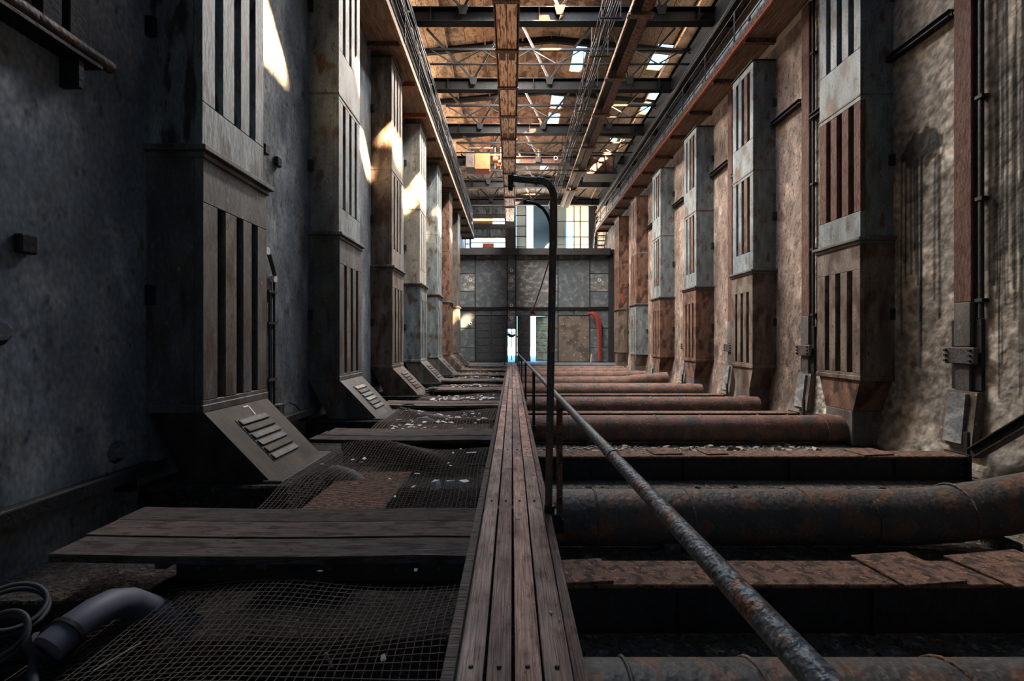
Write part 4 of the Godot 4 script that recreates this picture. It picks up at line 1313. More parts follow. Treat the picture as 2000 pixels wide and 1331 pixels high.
# ---------------------------------------------------------------- catwalk, handrail, standpipe
func catwalk() -> void:
	var c := thing("catwalk", "long plank catwalk running down the middle of the hall to the far doorway", "catwalk", Vector3(0, -0.3, -15))
	var lines := [[-0.234, -0.126], [-0.11, -0.003], [0.011, 0.125], [0.137, 0.258]]
	for k in 4:
		var z := -0.6 - 0.0 * k
		var i := 0
		var cuts: Array = [[-0.6, 6.0, 10.2, 14.3, 18.4, 22.6, 26.6, 29.6], [-0.6, 5.1, 9.2, 13.4, 17.4, 21.5, 25.5, 29.6], [-0.6, 5.6, 10.0, 14.0, 18.0, 22.0, 26.0, 29.6], [-0.6, 5.6, 9.6, 13.7, 17.9, 22.2, 26.2, 29.6]][k]
		for q in cuts.size() - 1:
			var b := MB.new()
			var jx := rng.randf_range(-0.004, 0.004)
			b.box(Vector3((lines[k][0] + lines[k][1]) * 0.5 + jx, -0.022 + rng.randf_range(-0.003, 0.003), -(cuts[q] + cuts[q + 1]) * 0.5), Vector3(lines[k][1] - lines[k][0], 0.044, cuts[q + 1] - cuts[q] - 0.006), 0.004)
			put("plank", b, M.walk[(k + q * 2) % 3], c)
	for q in 6:
		var z0 := 0.2 + q * 4.9
		part_box("edge_board", Vector3(-0.305, -0.07, -z0), Vector3(-0.25, -0.004, -minf(z0 + 4.88, 29.6)), M.cross[q % 3], c, 0.004)
		part_box("side_plank", Vector3(0.268, -0.07, -z0 - (0.0 if q else 0.0)), Vector3(0.325, -0.018, -minf(z0 + 4.88, 29.6)), M.walk[1], c, 0.004)
	for x in [-0.24, 0.27]:
		var b := MB.new()
		b.ibeam(Vector3(x, -0.18, 0.5), Vector3(x, -0.18, -29.6), 0.1, 0.2)
		put("stringer", b, M.steel_dark, c)
	for k in 10:
		var z := 0.9 + k * 3.1
		part_box("crossbar", Vector3(-0.28, -0.1, -z), Vector3(0.3, -0.05, -z - 0.08), M.steel_dark, c)
		for x in [-0.24, 0.27]:
			part_box("leg", Vector3(x - 0.05, -0.96, -z - 0.02), Vector3(x + 0.05, -0.26, -z - 0.08), M.steel_dark, c)
	for z in [1.99, 4.05, 5.95, 9.2, 10.2]:
		for k in 4:
			var x: float = (lines[k][0] + lines[k][1]) * 0.5
			var b := MB.new()
			b.tube([Vector3(x, -0.002, -z), Vector3(x, 0.004, -z), Vector3(x, 0.008, -z)], [0.011, 0.011, 0.006], 8)
			put("bolt", b, M.steel, c)
	# handrail on the right
	var h := thing("handrail", "long steel handrail on posts along the right side of the catwalk", "handrail", Vector3(0.4, 0, -12))
	var far := P(1009, 688, 29.0)
	var near := Vector3(0.42, H - 0.462, -0.55)
	var b := MB.new()
	var mid := near.lerp(far, 0.1)
	b.tube([near, near.lerp(far, 0.03), near.lerp(far, 0.1), near.lerp(far, 0.3), near.lerp(far, 0.6), far, far + Vector3(0, -0.05, -0.06)], 0.0245, 14)
	put("rail", b, M.railing, h)
	for z in [1.9, 5.6]:
		var t: float = (z - 0.55) / 28.45
		b = MB.new()
		b.tube([near.lerp(far, t - 0.0015), near.lerp(far, t + 0.0015)], 0.0275, 14)
		put("sleeve", b, M.railing, h)
	for z in [3.88, 8.1, 12.3, 16.6, 21.0, 25.3, 28.9]:
		var t: float = (z - 0.55) / 28.45
		var q := near.lerp(far, t)
		b = MB.new()
		b.bar(Vector3(q.x, -0.2, q.z), q - Vector3(0, 0.01, 0), 0.05, 0.04, Vector3.BACK, 0.004)
		put("post", b, M.rust if z < 5 else M.steel_dark, h)
		part_box("foot_plate", Vector3(0.3, -0.2, -z + 0.05), Vector3(q.x + 0.03, -0.08, -z - 0.05), M.steel_dark, h, 0.005)
	# the tall pipe with its bend
	var p := thing("standpipe", "tall dark pipe rising beside the catwalk and bent left at the top", "pipe", Vector3(0.33, -0.1, -3.84))
	var pts := [P(1071, 1018, 3.84), P(1076, 700, 3.84), P(1081, 420, 3.84)]
	var c0 := P(1081, 392, 3.84)
	for k in 7:
		var a := PI * 0.5 * k / 6.0
		pts.append(P(1054 + 27.5 * cos(a), 387 - 34 * sin(a), 3.84))
	pts.append(P(1030, 352, 3.84))
	pts.append(P(1002, 349, 3.84))
	b = MB.new()
	b.tube(pts, [0.031, 0.031, 0.031, 0.031, 0.031, 0.031, 0.031, 0.031, 0.031, 0.031, 0.027, 0.026], 16)
	put("pipe", b, M.pipe_dark, p)
	b = MB.new()
	b.cyl(P(1003, 349, 3.84), P(1000.5, 349, 3.84), 0.06, 16)
	b.cyl(P(1000, 349, 3.84), P(992, 349, 3.84), 0.028, 12)
	b.box(P(997, 357, 3.82), Vector3(0.04, 0.125, 0.05), 0.006)
	put("end_valve", b, M.cable, p)
	part_box("foot_plate", Vector3(0.27, -0.12, -3.78), Vector3(0.4, -0.02, -3.92), M.steel_dark, p, 0.006)
	b = MB.new()
	b.cyl(Vector3(0.315, -0.02, -3.84), Vector3(0.315, 0.04, -3.84), 0.045, 14)
	put("foot_collar", b, M.steel_dark, p)
	var bp := thing("bent_pipe", "short dark curved pipe arching left from behind the tall standpipe", "pipe", P(1073, 440, 4.1))
	b = MB.new()
	b.tube([P(1079, 470, 3.84), P(1075, 436, 3.9), P(1069, 420, 3.93), P(1060, 407, 3.95), P(1048, 399, 3.95), P(1036, 396, 3.95), P(1026, 395, 3.95)], 0.014, 10)
	put("pipe", b, M.steel_dark, bp)
	b = MB.new()
	b.cyl(P(1028, 395, 3.95), P(1022, 395, 3.95), 0.022, 10)
	put("nozzle", b, M.cable, bp)
	# the red rope
	var rp := thing("red_rope", "thin red rope tied from the tall pipe down to the catwalk rail, knotted midway", "rope", P(1040, 612, 4.2))
	var path := []
	for k in 13:
		var t := k / 12.0
		path.append(P(1074, 505, 3.84).lerp(P(1040, 609, 6.0), t) - Vector3(0, 0.015 * sin(PI * t), 0))
	for k in 10:
		var t := (k + 1) / 10.0
		path.append(P(1040, 609, 6.0).lerp(P(1007, 662, 17.0), t) - Vector3(0, 0.03 * sin(PI * t), 0))
	b = MB.new()
	b.tube(path, [0.006, 0.006, 0.006, 0.006, 0.006, 0.006, 0.006, 0.007, 0.007, 0.007, 0.007, 0.008, 0.008, 0.009, 0.01, 0.011, 0.012, 0.013, 0.014, 0.015, 0.016, 0.017, 0.018], 6)
	put("rope", b, M.rope, rp)
	b = MB.new()
	b.ring(P(1040, 609, 6.0), Vector3(0.4, 0.2, 1), 0.022, 0.011, 12, 6)
	b.ring(P(1042, 611, 6.0), Vector3(0.2, 1.0, 0.3), 0.018, 0.01, 12, 6)
	b.tube([P(1040, 609, 6.0), P(1044, 611, 6.0), P(1044, 617, 6.0)], 0.008, 6)
	put("knot", b, M.rope, rp)


# ---------------------------------------------------------------- overhead steel
func overhead() -> void:
	var tz := [7.1, 11.15, 15.2, 19.3, 23.35, 27.4, 31.5, 35.6]
	for i in tz.size():
		var z: float = tz[i]
		var t := thing("roof_truss", ["deep roof beam above and just ahead of the eye", "second deep roof beam, above the top edge of the frame", "nearest deep roof beam in view with knee braces to the roof", "second roof beam in view with bright knee braces beside the girder", "third roof beam in view across the hall", "fourth roof beam in view, beside the red crane bridge", "fifth roof beam in view, above the end wall", "farthest roof beam, in front of the tall windows"][i], "roof beam", Vector3(1.7, H + 10.56, -z), "deep steel roof beams across the hall")
		var b := MB.new()
		b.ibeam(Vector3(WL, H + 10.82, -z), Vector3(WR, H + 10.82, -z), 0.3, 0.5, 0.04, 0.025)
		put("bottom_beam", b, M.steel_black, t)
		for s in [-1, 1]:
			b = MB.new()
			var xe: float = WL if s < 0 else WR
			b.ibeam(Vector3(xe, roof_y(xe) - 0.15, -z - 0.05), Vector3(RIDGE, roof_y(RIDGE) - 0.15, -z - 0.05), 0.16, 0.24)
			put("rafter", b, M.steel_black, t)
		for n in [[-1.63, -3.4], [-1.63, -0.2], [1.58, 0.3], [1.58, 3.34], [4.95, 3.9], [4.95, 6.5]]:
			b = MB.new()
			b.bar(Vector3(n[0], H + 11.02, -z + 0.05), Vector3(n[1], roof_y(n[1]) - 0.03, -z + 1.2), 0.09, 0.06, Vector3.BACK, 0.008)
			put("knee_brace", b, M.steel_light if n[0] > 1.0 and n[1] < 1.0 else M.steel_black, t)
		for x in [-1.63, 1.58, 4.95]:
			b = MB.new()
			b.prism(PackedVector2Array([Vector2(-0.1, 10.78), Vector2(0.1, 10.78), Vector2(0.19, 11.1), Vector2(-0.19, 11.1)]), Vector3.RIGHT, Vector3.UP, Vector3.BACK, Vector3(x, H, -z), 0.14, 0.17)
			put("gusset", b, M.steel_black, t)
		for x in [-2.7, 0.9, 3.4, 6.2]:
			part_box("stiffener", Vector3(x - 0.01, H + 10.6, -z + 0.15), Vector3(x + 0.01, H + 11.04, -z), M.steel_black, t)
	# light lattice girders midway between
	var lz := [17.2, 21.3, 25.3, 29.4]
	for i in lz.size():
		var z: float = lz[i]
		var t := thing("lattice_girder", ["nearest light lattice girder under the roof, thin diagonals", "second light lattice girder under the roof", "third light lattice girder under the roof, above the red crane bridge", "farthest light lattice girder under the roof"][i], "girder", Vector3(1.7, H + 10.45, -z), "light lattice girders under the roof")
		for yy in [10.45, 11.0]:
			var b := MB.new()
			b.bar(Vector3(-3.1, H + yy, -z), Vector3(WR, H + yy, -z), 0.06, 0.05 if yy < 10.8 else 0.09)
			put("chord", b, M.steel_black, t)
		for k in 11:
			var x := -3.1 + 0.958 * k
			var b := MB.new()
			var up: bool = k % 2 == 0
			b.bar(Vector3(x, H + (11.0 if up else 10.45), -z), Vector3(x + 0.96, H + (10.45 if up else 11.0), -z), 0.04, 0.04)
			put("diagonal", b, M.steel_dark if k % 4 == 0 else M.steel_black, t)
	# the rusty twin girder down the middle
	var g := thing("monorail_girder", "rusty twin-flange girder running straight overhead down the hall", "girder", Vector3(-0.17, H + 10.2, -19))
	var zs := -2.0
	while zs > -37.0:
		for k in 2:
			var x0 := -0.5 + k * 0.345
			part_box("flange_plate", Vector3(x0, H + 10.2, zs), Vector3(x0 + 0.32, H + 10.24, zs - 4.1), M.girder, g, 0.006)
		zs -= 4.1
	for x in [-0.55, -0.17, 0.21]:
		part_box("web", Vector3(x - 0.012, H + 10.2, -2.0), Vector3(x + 0.012, H + 10.56, -37.0), M.rust if x < 0.0 else M.steel, g)
	part_box("top_plate", Vector3(-0.55, H + 10.5, -2.0), Vector3(0.21, H + 10.54, -37.0), M.rust, g)
	for x in [-0.57, 0.2]:
		part_box("side_angle", Vector3(x, H + 10.16, -2.0), Vector3(x + 0.04, H + 10.26, -37.0), M.rust if x < 0 else M.steel_dark, g, 0.006)
	for k in 11:
		var z := 11.2 + k * 2.35
		part_box("strap", Vector3(-0.6, H + 10.13, -z), Vector3(0.26, H + 10.2, -z - 0.16), M.rust, g, 0.008)
	for z in [15.9, 22.4]:
		for k in 2:
			part_box("red_plate", Vector3(-0.45 + k * 0.34, H + 10.17, -z), Vector3(-0.23 + k * 0.34, H + 10.2, -z - 0.62), M.rust_red, g, 0.01)
	# the crane runway on the right
	g = thing("runway_girder", "dark and brown crane runway girder running overhead on the right of the roof", "girder", Vector3(4.0, H + 10.2, -19))
	part_box("dark_channel", Vector3(3.72, H + 10.26, -3.0), Vector3(4.0, H + 10.5, -35.0), M.steel_black, g)
	part_box("brown_flange", Vector3(4.0, H + 10.2, -3.0), Vector3(4.34, H + 10.25, -35.0), M.rust, g, 0.008)
	part_box("left_angle", Vector3(3.66, H + 10.18, -3.0), Vector3(3.72, H + 10.34, -35.0), M.rust, g, 0.008)
	part_box("web", Vector3(4.3, H + 10.2, -3.0), Vector3(4.34, H + 10.56, -35.0), M.steel_dark, g)
	for z in [10.6, 14.1, 17.55, 20.4, 23.9, 27.2, 30.6]:
		part_box("strap", Vector3(3.6, H + 10.1, -z), Vector3(4.42, H + 10.2, -z - 0.2), M.rust, g, 0.01)
	# cable runs left of it
	var rg := RandomNumberGenerator.new()
	rg.seed = 5
	for k in 9:
		var b := MB.new()
		var path := []
		var x := 2.78 + 0.06 * k
		var y := 10.0 + 0.5 * rg.randf()
		for j in 30:
			path.append(Vector3(x + rg.randf_range(-0.03, 0.03), H + y + 0.07 * sin(j * 1.57 + k), -9.0 - j * 0.9))
		b.tube(path, 0.014 + 0.012 * rg.randf(), 5)
		var o := put("overhead_cable", b, [M.foot_dark, M.cable, M.steel_black][k % 3])
		tag(o, "%s %s cable of the overhead bundle, counted from the bundle's left side" % [["first", "second", "third", "fourth", "fifth", "sixth", "seventh", "eighth", "ninth"][k], ["brown", "black", "grey"][k % 3]], "cable", "bundle of overhead cables beside the runway girder")
	for k in 13:
		var z := 10.2 + k * 1.9
		var h := thing("cable_hanger", "%s steel hanger frame holding the overhead cable bundle beside the runway girder" % (ORD + ["eleventh", "twelfth", "farthest"])[k], "hanger", Vector3(3.05, H + 9.9, -z), "hangers of the overhead cable bundle")
		for x in [2.76, 3.34]:
			var b := MB.new()
			b.bar(Vector3(x, H + 9.92, -z), Vector3(x + 0.1, H + 11.6, -z - 0.3), 0.03, 0.03)
			put("rod", b, M.steel_black, h)
		var b := MB.new()
		b.bar(Vector3(2.7, H + 9.93, -z), Vector3(3.4, H + 9.93, -z), 0.05, 0.04)
		put("crossbar", b, M.steel_black, h)
		b = MB.new()
		b.bar(Vector3(2.76, H + 10.0, -z), Vector3(3.36, H + 10.9, -z - 0.9), 0.025, 0.025)
		put("stay", b, M.steel_black, h)
	# dark lattice runway along the left wall
	g = thing("lattice_runway", "dark lattice crane runway high along the left wall beside the gallery railing", "girder", Vector3(-3.4, H + 9.7, -20))
	for q in [[-3.2, 9.75], [-3.2, 10.3], [-3.2, 10.5], [-3.55, 9.75], [-3.55, 10.5], [-3.3, 10.05]]:
		var b := MB.new()
		b.bar(Vector3(q[0], H + q[1], -6.0), Vector3(q[0], H + q[1], -37.0), 0.09, 0.1)
		put("chord", b, M.steel_black, g)
	for k in 30:
		var b := MB.new()
		var z := 6.5 + k
		b.bar(Vector3(-3.2, H + (9.75 if k % 2 else 10.5), -z), Vector3(-3.2, H + (10.5 if k % 2 else 9.75), -z - 1.0), 0.05, 0.05)
		put("lacing", b, M.steel_black, g)
	part_box("web_plate", Vector3(-3.6, H + 9.75, -6.0), Vector3(-3.57, H + 11.2, -37.0), M.steel_black, g)
	for k in 5:
		var b := MB.new()
		var path := []
		for j in 26:
			path.append(Vector3(-3.08 + rg.randf_range(-0.03, 0.03), H + 9.4 + 0.18 * k + 0.05 * sin(j * 1.57 + k * 2.0), -8.0 - j * 1.1))
		b.tube(path, 0.016, 5)
		tag(put("runway_cable", b, M.cable), "%s of five thin black cables slung along the dark runway high left" % ["lowest", "second lowest", "middle one", "second highest", "highest"][k], "cable", "cables along the left runway")
	# upper rail along the right wall
	var b := MB.new()
	b.ibeam(Vector3(6.75, H + 10.62, -6.0), Vector3(6.75, H + 10.62, -36.0), 0.24, 1.1)
	tag(put("upper_rail_beam", b, M.steel_black), "dark beam running high along the right wall above the gallery railing", "beam")
	for k in 3:
		b = MB.new()
		var path := []
		for j in 26:
			path.append(Vector3(6.5 + 0.05 * k + rg.randf_range(-0.02, 0.02), H + 9.95 + 0.13 * k + 0.05 * sin(j * 1.57 + k), -8.0 - j * 1.1))
		b.tube(path, 0.018, 5)
		tag(put("wall_cable", b, M.cable), "%s of three thin black cables slung along the upper right wall" % ["lowest", "middle one", "highest"][k], "cable", "cables along the upper right wall")
	crane()


func crane() -> void:
	var z := 26.6
	var cb := thing("crane_cabin", "red-brown sheet metal crane box hanging left of the middle girder", "crane cabin", P(935, 330, z))
	var b := MB.new()
	var lo := P(927, 330, z)
	var hi := P(956, 297, z)
	b.span(Vector3(lo.x, lo.y, -z), Vector3(hi.x, hi.y, -z - 0.9), 0.02)
	put("front_box", b, M.orange, cb)
	b = MB.new()
	b.span(Vector3(P(910, 0, z).x, P(0, 329, z).y, -z + 0.15), Vector3(lo.x - 0.02, hi.y, -z - 0.9), 0.02)
	put("dark_side", b, M.pipe_dark, cb)
	part_box("top_frame", Vector3(P(908, 0, z).x, hi.y + 0.16, -z + 0.1), Vector3(hi.x + 0.2, hi.y + 0.24, -z), M.rust, cb)
	for px in [912, 932, 953]:
		part_box("hanger", Vector3(P(px, 0, z).x - 0.03, hi.y, -z), Vector3(P(px, 0, z).x + 0.03, H + 10.9, -z - 0.06), M.rust, cb)
	var hm := thing("hoist", "small orange hoist machinery beside the crane box, left of the middle girder", "hoist", P(968, 330, z))
	b = MB.new()
	b.cyl(P(963, 312, z), P(973, 312, z), 0.17, 14)
	put("drum", b, M.orange, hm)
	b = MB.new()
	b.cyl(P(973, 318, z), P(978, 316, z), 0.11, 12)
	put("motor", b, M.orange, hm)
	part_box("frame", P(958, 301, z), P(980, 304, z) + Vector3(0, 0, -0.4), M.orange, hm)
	part_box("lower_frame", P(970, 319, z), P(981, 324, z) + Vector3(0, 0, -0.3), M.orange, hm)
	for px in [967, 978]:
		part_box("strut", P(px - 0.7, 330, z), P(px + 0.7, 288, z) + Vector3(0, 0, -0.04), M.steel_light, hm)
	var br := thing("crane_bridge", "faded red crane bridge beam spanning right of the middle girder", "crane bridge", P(1050, 321, z))
	b = MB.new()
	b.ibeam(P(1003, 314, z), P(1105, 314, z), 0.25, 0.4, 0.04, 0.05)
	put("beam", b, M.rust_red, br)
	part_box("rope_block", P(1046, 320, z) + Vector3(0, 0, 0.2), P(1056, 309, z), M.steel_dark, br, 0.02)
	b = MB.new()
	b.bar(P(1051.5, 310, z) + Vector3(0, 0, 0.1), P(1051.5, 294, z) + Vector3(0, 0, 0.1), 0.07, 0.07)
	put("hook_rod", b, M.orange, br)
	b = MB.new()
	b.ring(P(1085, 311, z) + Vector3(0, 0, 0.15), Vector3.BACK, 0.1, 0.02, 12, 5)
	put("lamp_ring", b, M.paper, br)
	# dark machinery on the right
	var m := thing("winch_house", "dark rust-stained machine box under the roof right of the runway girder", "machine", P(1180, 338, 26))
	b = MB.new()
	b.span(P(1152, 336, 26), P(1200, 303, 26) + Vector3(0, 0, -1.2), 0.03)
	put("body", b, M.rust, m)
	for k in 4:
		part_box("rib", P(1152 + k * 15, 337, 25.95), P(1154 + k * 15, 302, 25.95) + Vector3(0, 0, -0.05), M.steel_dark, m)
	part_box("base_rail", P(1146, 340, 25.9), P(1206, 336, 25.9) + Vector3(0, 0, -1.3), M.steel_dark, m)
	part_box("top_rail", P(1140, 303, 25.9), P(1215, 299, 25.9) + Vector3(0, 0, -1.3), M.steel_dark, m)
	# round vent in the roof
	var v := thing("roof_vent", "round dark vent set in the roof right of the runway girder", "vent", Vector3(5.4, roof_y(5.4) - 0.12, -22.4))
	b = MB.new()
	b.tube([Vector3(5.4, roof_y(5.4) + 0.05, -22.4), Vector3(5.4, roof_y(5.4) - 0.1, -22.4)], 0.5, 20)
	put("throat", b, M.cable, v)
	b = MB.new()
	b.ring(Vector3(5.4, roof_y(5.4) - 0.1, -22.4), Vector3.UP, 0.52, 0.05, 24, 6)
	put("rim", b, M.steel_dark, v)


# ---------------------------------------------------------------- small things
func on_level(px: float, py: float, drop: float) -> Vector3:
	return P(px, py, F * drop / (py - 665.5))


func valve(at: Vector3, called: String, R := 0.13) -> void:
	var v := thing("valve", called, "valve", at, "hand-wheel valves left of the catwalk")
	var b := MB.new()
	b.ring(at + Vector3(0, 0.42, 0), Vector3.UP, R, 0.016, 20, 7)
	for k in 4:
		var a := TAU * k / 4.0 + 0.4
		b.bar(at + Vector3(0, 0.42, 0), at + Vector3(cos(a) * R, 0.42, sin(a) * R), 0.014, 0.014)
	put("hand_wheel", b, M.steel_dark, v)
	b = MB.new()
	b.cyl(at + Vector3(0, 0.1, 0), at + Vector3(0, 0.46, 0), 0.014, 8)
	put("stem", b, M.steel, v)
	b = MB.new()
	b.tube([at, at + Vector3(0, 0.08, 0), at + Vector3(0, 0.14, 0), at + Vector3(0, 0.24, 0)], [0.09, 0.11, 0.06, 0.035], 12)
	b.tube([at + Vector3(-0.2, 0.04, 0), at + Vector3(0.22, 0.04, 0)], 0.07, 12)
	b.cyl(at + Vector3(-0.21, 0.04, 0), at + Vector3(-0.18, 0.04, 0), 0.11, 12)
	b.cyl(at + Vector3(0.2, 0.04, 0), at + Vector3(0.23, 0.04, 0), 0.11, 12)
	put("valve_body", b, M.pipe_dark, v)


func small_things() -> void:
	# cable trays along the left wall
	var tr := [[0.5, 5.05], [6.5, 9.1], [10.5, 13.1], [14.5, 17.1]]
	for i in tr.size():
		var t := thing("cable_tray", ["steel cable tray low on the left wall in the dark, before the nearest duct", "steel cable tray low on the left wall between the first two ducts", "steel cable tray low on the left wall between the second and third ducts", "steel cable tray low on the left wall between the third and fourth ducts"][i], "cable tray", Vector3(-3.97, 0.0, -(tr[i][0] + tr[i][1]) * 0.5), "cable trays low on the left wall")
		part_box("tray", Vector3(-4.07, 0.02, -tr[i][0]), Vector3(-3.86, 0.05, -tr[i][1]), M.steel_dark, t)
		part_box("rim", Vector3(-3.875, 0.0, -tr[i][0]), Vector3(-3.855, 0.11, -tr[i][1]), M.steel_dark, t)
		for k in 3:
			var b := MB.new()
			b.cyl(Vector3(-4.04 + 0.06 * k, 0.075, -tr[i][0]), Vector3(-4.04 + 0.06 * k, 0.075, -tr[i][1]), 0.024, 8)
			put("cable", b, M.pipe_dark if k == 1 else M.cable, t)
		for z in [tr[i][0] + 0.5, tr[i][1] - 0.4]:
			part_box("tray_bracket", Vector3(-4.07, -0.12, -z), Vector3(-3.88, 0.02, -z - 0.06), M.steel_dark, t)
	# a shelf beam and pipes at the top left corner
	var s := thing("wall_shelf", "dark steel ledge with pipe high on the left wall at the top left corner", "ledge", Vector3(-3.98, 3.95, -2.4))
	part_box("ledge", Vector3(-4.08, 3.98, -0.5), Vector3(-3.86, 4.02, -4.3), M.steel_dark, s, 0.005)
	var b := MB.new()
	b.cyl(Vector3(-3.9, 4.08, -0.5), Vector3(-3.9, 4.08, -4.42), 0.06, 12)
	put("pipe", b, M.pipe_dark, s)
	for z in [1.6, 2.9, 4.1]:
		part_box("bracket", Vector3(-4.08, 3.72, -z), Vector3(-3.9, 3.98, -z - 0.05), M.steel_dark, s)
	s = thing("wall_duct_strips", "two dark vertical channels on the left wall above the ledge at the top left", "channel", Vector3(-4.02, 4.15, -4.0))
	part_box("channel", Vector3(-4.08, 4.12, -3.86), Vector3(-3.98, H + 6.0, -4.03), M.steel_dark, s, 0.006)
	part_box("channel", Vector3(-4.08, 4.12, -4.1), Vector3(-3.98, H + 6.0, -4.3), M.steel_dark, s, 0.006)
	# conduits on the left wall between the first two ducts
	s = thing("wall_conduit", "pair of thin dark conduits with clamps on the left wall past the nearest duct", "conduit", Vector3(-4.04, 0.2, -7.66))
	for q in [[7.6, 0.2, H + 0.85], [7.75, 0.2, H + 1.15]]:
		b = MB.new()
		b.cyl(Vector3(-4.05, q[1], -q[0]), Vector3(-4.05, q[2], -q[0]), 0.02, 8)
		put("conduit", b, M.cable, s)
	for yy in [0.75, 1.7, H + 0.8]:
		part_box("clamp", Vector3(-4.08, yy, -7.54), Vector3(-4.02, yy + 0.04, -7.8), M.steel, s)
	part_box("junction_box", Vector3(-4.08, 0.16, -7.72), Vector3(-3.96, 0.34, -7.92), M.paint_blue, s, 0.012)
	b = MB.new()
	b.tube([Vector3(-3.99, 0.25, -7.92), Vector3(-3.98, 0.33, -8.1), Vector3(-3.98, 0.25, -8.35), Vector3(-3.99, 0.1, -8.6)], 0.012, 6)
	put("lead", b, M.cable, s)
	s = thing("wall_lamp_bracket", "slanting dark tube with pale ends on the left wall above the conduits", "bracket", Vector3(-4.02, H + 1.2, -7.6))
	b = MB.new()
	b.cyl(Vector3(-4.0, H + 1.42, -7.5), Vector3(-4.0, H + 1.1, -7.68), 0.035, 10)
	put("tube", b, M.pipe_dark, s)
	for q in [[1.47, 7.47], [1.05, 7.7]]:
		b = MB.new()
		b.cyl(Vector3(-4.08, H + q[0], -q[1]), Vector3(-4.0, H + q[0], -q[1]), 0.065, 10)
		put("end_cap", b, M.paper, s)
	for q in [[7.45, 3.05, "upper of two small dark iron blocks on the left wall past the nearest duct collar"], [7.85, 3.0, "lower of two small dark iron blocks on the left wall past the nearest duct collar"], [3.78, 0.72, "dark block standing in for a hole in the dim left wall at the frame edge"]]:  # the last block stands in for a dark hole in the wall
		b = MB.new()
		b.span(Vector3(-4.08, H + q[1], -q[0] + 0.07), Vector3(-4.0, H + q[1] + 0.16, -q[0] - 0.07), 0.015)
		tag(put("wall_block", b, M.steel_dark), q[2], "iron block")
	# patches of broken plaster round fixings on the left wall
	for q in [[5.0, 0.28, "pale broken plaster boss on the left wall above the cable tray"], [3.9, 1.5, "small pale boss on the dim left wall"]]:
		b = MB.new()
		b.tube([Vector3(-4.08, q[1], -q[0] + 0.3), Vector3(-4.03, q[1], -q[0] + 0.3)], [0.12, 0.07], 9)
		tag(put("wall_boss", b, M.conc_end_light), q[2], "plaster boss")
	# valves beside the planks
	valve(Vector3(-2.3, -0.42, -10.05), "valve with a spoked hand wheel at the left end of the third plank bridge", 0.14)
	valve(Vector3(-2.3, -0.4, -13.3), "valve with a hand wheel at the left end of the fourth plank bridge")
	valve(Vector3(-2.72, -0.62, -6.45), "valve with a hand wheel in shadow below the left end of the second plank bridge", 0.12)
	b = MB.new()
	b.tube([Vector3(-2.5, -0.36, -6.15), Vector3(-2.35, -0.34, -6.1), Vector3(-2.15, -0.38, -6.05), Vector3(-1.95, -0.5, -6.0)], [0.09, 0.1, 0.1, 0.09], 14)
	tag(put("pale_pipe_end", b, M.white_pipe), "short pale pipe end showing beside the shadowed valve", "pipe")
	b = MB.new()
	b.tube([Vector3(-2.05, -0.36, -10.0), Vector3(-1.9, -0.34, -9.98), Vector3(-1.7, -0.4, -9.95)], [0.09, 0.1, 0.09], 14)
	tag(put("pale_pipe_end", b, M.white_pipe), "short pale pipe end beside the spoked valve at the third plank bridge", "pipe")
	# foreground pit, bottom left
	var pp := thing("pit_pipe", "pale pipe with dark bands half under the wire mesh, bottom left", "pipe", Vector3(-2.3, -0.8, -2.6))
	b = MB.new()
	b.tube([P(95, 1268, 2.35), P(140, 1228, 2.45), P(180, 1200, 2.55), P(215, 1182, 2.66), P(250, 1178, 2.8), P(300, 1195, 2.95), P(380, 1232, 3.0)], 0.085, 16)
	put("barrel", b, M.white_pipe, pp)
	for q in [[[128, 1240], [136, 1233], 0.098], [[84, 1278], [100, 1264], 0.115], [[112, 1254], [118, 1249], 0.1]]:
		b = MB.new()
		b.cyl(P(q[0][0], q[0][1], 2.42), P(q[1][0], q[1][1], 2.44), q[2], 16)
		put("band", b, M.steel_dark, pp)
	for q in [[P(20, 1195, 2.7), Vector3(0.5, 1.0, 0.25), 0.16, "upper loop of dull hose in the bottom left corner of the pit"], [P(-2, 1250, 2.5), Vector3(0.2, 0.7, 0.8), 0.12, "lower loop of dull hose at the left frame edge of the pit"]]:
		b = MB.new()
		b.ring(q[0], q[1], q[2], 0.016, 26, 8)
		b.ring(q[0] + Vector3(0.02, 0.035, 0.01), q[1] + Vector3(0.1, 0, 0.1), q[2] * 0.92, 0.014, 26, 8)
		tag(put("hose_loop", b, M.hose), q[3], "hose")
	b = MB.new()
	b.tube([P(80, 1262, 2.4), P(70, 1280, 2.35), P(65, 1300, 2.3), P(64, 1345, 2.2)], 0.022, 10)
	tag(put("hanging_hose", b, M.hose), "ribbed grey hose hanging from the pale pipe at the bottom left", "hose")
	for q in [[[182, 1312], [276, 1256], 2.3, "long pale splinter lying on the mesh at the bottom left"], [[580, 1212], [588, 1252], 2.2, "pale splinter standing on the near mesh left of the catwalk"], [[636, 1276], [648, 1304], 2.0, "small dark splinter on the near mesh, nearest the frame bottom"]]:
		var a := P(q[0][0], q[0][1], q[2])
		var c := P(q[1][0], q[1][1], q[2] + 0.12)
		b = MB.new()
		b.bar(a, c, 0.012, 0.007, Vector3.UP, 0.002)
		tag(put("splinter", b, M.paper_dull), q[3], "splinter")
	var g := RandomNumberGenerator.new()
	g.seed = 31
